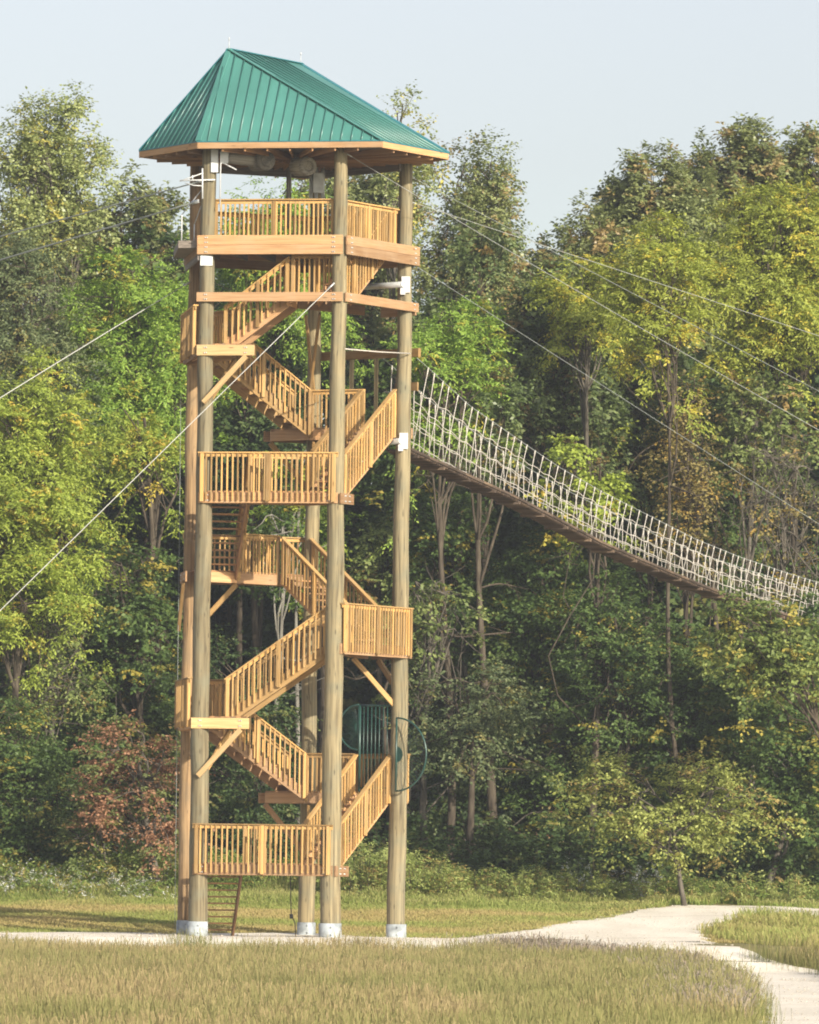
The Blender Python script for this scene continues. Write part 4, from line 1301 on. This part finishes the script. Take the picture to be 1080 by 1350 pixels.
for lab, x, yt, yb, wp, Yd, sp_, lf_, bk_, kw in T_:
    tree(lab, x, yt, yb, wp, Yd, sp_, lf_, bk_, **kw)

# a mass of forest behind the trees one can tell apart
rng = np.random.default_rng(99)
cs, os_, segs = [], [], []
for k in range(150):
    Yd = rng.uniform(56, 88); hw = half_w(Yd)+8
    x = .0165*(Yd+DIST)+rng.uniform(-1, 1)*hw
    px = 540 + (x-.0165*(Yd+DIST))*FPX/(Yd+DIST)
    zg = float(ground(x, Yd))
    ytop = np.interp(px, [0, 100, 210, 330, 560, 660, 720, 760, 880, 1080], [330, 330, 330, 330, 330, 340, 380, 380, 300, 260])
    zmax = at(540, ytop, Yd).z
    ztop = zg + (zmax-zg)*rng.uniform(.45, 1.0)
    segs.append((bend(np.array([x, Yd, zg-.2]), np.array([x+rng.normal(0, .8), Yd, ztop]), rng, 9, .02), np.linspace(rng.uniform(.13, .26), .05, 9)))
    for q in range(6):
        c = np.array([x, Yd, 0]) + np.array([rng.normal(0, 1.7), rng.normal(0, 1.2), zg + .6 + (ztop-zg-.6)*((q+rng.random())/6)])
        n = 34; v = unit(rng.normal(size=(n, 3)))
        cs.append(c + v*rng.uniform(1.0, 1.9)*np.array([1, .8, .8])); os_.append(v)
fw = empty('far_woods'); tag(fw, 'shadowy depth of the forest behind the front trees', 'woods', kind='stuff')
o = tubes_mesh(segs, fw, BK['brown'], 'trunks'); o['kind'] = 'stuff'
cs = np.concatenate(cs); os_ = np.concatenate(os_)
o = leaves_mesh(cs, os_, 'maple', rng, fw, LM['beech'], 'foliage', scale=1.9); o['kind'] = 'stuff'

# undergrowth along the foot of the woods
def growth(name, label, pts, hts, leaf, sp, scale, per=5, stems=True, kind='stuff', cat='weeds', rad=.3, seed=1):
    rng = np.random.default_rng(seed)
    c, o, sg = [], [], []
    for (x, y), h in zip(pts, hts):
        z = float(ground(x, y))
        for q in range(per):
            t = (q+.6)/per
            v = unit(np.array([rng.normal(), rng.normal(), .6]))
            c.append((x+rng.normal(0, rad*.5), y+rng.normal(0, rad*.5), z+h*t)); o.append(v)
        if stems: sg.append((bend(np.array([x, y, z-.05]), np.array([x+rng.normal(0, .1), y, z+h]), rng, 4, .06), np.linspace(.012, .005, 4)))
    root = empty(name); tag(root, label, cat, kind=kind)
    if sg: tubes_mesh(sg, root, BK['brown'], 'stems', 4)['kind'] = kind
    leaves_mesh(np.array(c), np.array(o), sp, rng, root, LM[leaf], 'foliage', scale=scale)['kind'] = kind
    return root
SP['weed'] = (.11, .035, .24, 4, 6, .25, .8, .5, .2)
SP['aster'] = (.045, .040, .20, 4, 7, .0, .9, .5, .2)
LM['weed'] = leaf_mat('weed_leaves', (.085, .13, .03), (.14, .19, .045), (.20, .235, .07), (.28, .23, .07), .85)
LM['weed2'] = leaf_mat('dry_weed_leaves', (.13, .17, .045), (.215, .25, .075), (.30, .32, .12), (.25, .19, .07), .86)
LM['aster'] = leaf_mat('aster_petals', (.55, .56, .53), (.68, .69, .67), (.8, .8, .79), (.62, .60, .45), .9, trans=.2, k=1)
def band(n, x0, x1, y0, y1, rng):
    """points on the ground between picture columns x0..x1 and depths y0..y1"""
    y = rng.uniform(y0, y1, n); px = rng.uniform(x0, x1, n)
    return np.stack([.0165*(y+DIST)+(px-540)*(y+DIST)/FPX, y], 1)
rg = np.random.default_rng(21)
p = band(520, -60, 1140, 25.5, 31, rg); h = .35+.75*vnoise(p[:, 0], p[:, 1], 1.6, 31)
h[(p[:, 0] > 7)] *= .55
growth('undergrowth', 'green weeds crowding the foot of the woods', p, h, 'weed', 'weed', 1.2, seed=3)
p = np.concatenate([band(150, 430, 620, 24.0, 29.5, rg), band(70, 600, 760, 24.5, 29.5, rg), band(40, 740, 1100, 25, 29, rg)]); h = rg.uniform(.35, 1.0, len(p))+.95*vnoise(p[:, 0], p[:, 1], .9, 71)*(p[:, 0] < 5)
growth('tall_weeds', 'tall leafy weed stalks between the tower and the dark woods', p, h, 'weed2', 'weed', 1.25, per=8, rad=.14, seed=4)
p = band(150, 100, 330, 26.0, 30.5, rg); h = rg.uniform(.7, 1.5, len(p))
growth('tall_weeds', 'bright green tall weeds left of the tower foot', p, h, 'weed', 'weed', 1.4, per=7, rad=.3, seed=5)
p = band(170, -30, 215, 22.5, 30, rg); h = (.2+1.5*vnoise(p[:, 0], p[:, 1], 1.4, 77)*rg.uniform(.5, 1.15, len(p)))*np.clip((p[:, 1]-20)/7, .25, 1)
growth('flowering_weeds', 'frothy white flowered weeds at the wood edge, lower left', p, h, 'weed', 'weed', 1.3, per=6, rad=.35, seed=6)
growth('white_flowers', 'white blossoms on the weeds at the lower left wood edge', p[:110], h[:110]*1.08, 'aster', 'aster', 1.0, per=4, stems=False, rad=.6, seed=7, cat='flowers')
p = band(16, 760, 870, 25.5, 28.0, rg); h = rg.uniform(.7, 1.3, len(p))
growth('white_flowers', 'few white blossoms by the low rounded olive tree', p, h, 'aster', 'aster', 1.1, per=3, stems=True, rad=.3, seed=8, cat='flowers')
p = band(190, -60, 1140, 30.5, 37, rg); h = rg.uniform(.8, 2.4, len(p))
growth('shaded_bushes', 'dark leafy bushes in the shade under the trees', p, h, 'beech', 'maple', 1.15, per=7, rad=.9, seed=9, cat='bushes')

# ================================================================== THE AIR
hb = MB()
hb.prism([(-60, -212), (60, -212), (60, 140), (-60, 140)], -9, 45)
hz = bpy.data.materials.new('haze'); hz.use_nodes = True
nt = hz.node_tree; nt.nodes.clear()
on = nt.nodes.new('ShaderNodeOutputMaterial'); pv = nt.nodes.new('ShaderNodeVolumePrincipled')
pv.inputs['Color'].default_value = (.86, .91, .97, 1)
pv.inputs['Density'].default_value = .0003
pv.inputs['Anisotropy'].default_value = .3
nt.links.new(pv.outputs[0], on.inputs['Volume'])
ho = hb.build('haze', hz)
tag(ho, 'thin bright autumn haze filling the air over the meadow', 'haze', kind='stuff')
scene.cycles.volume_bounces = 0
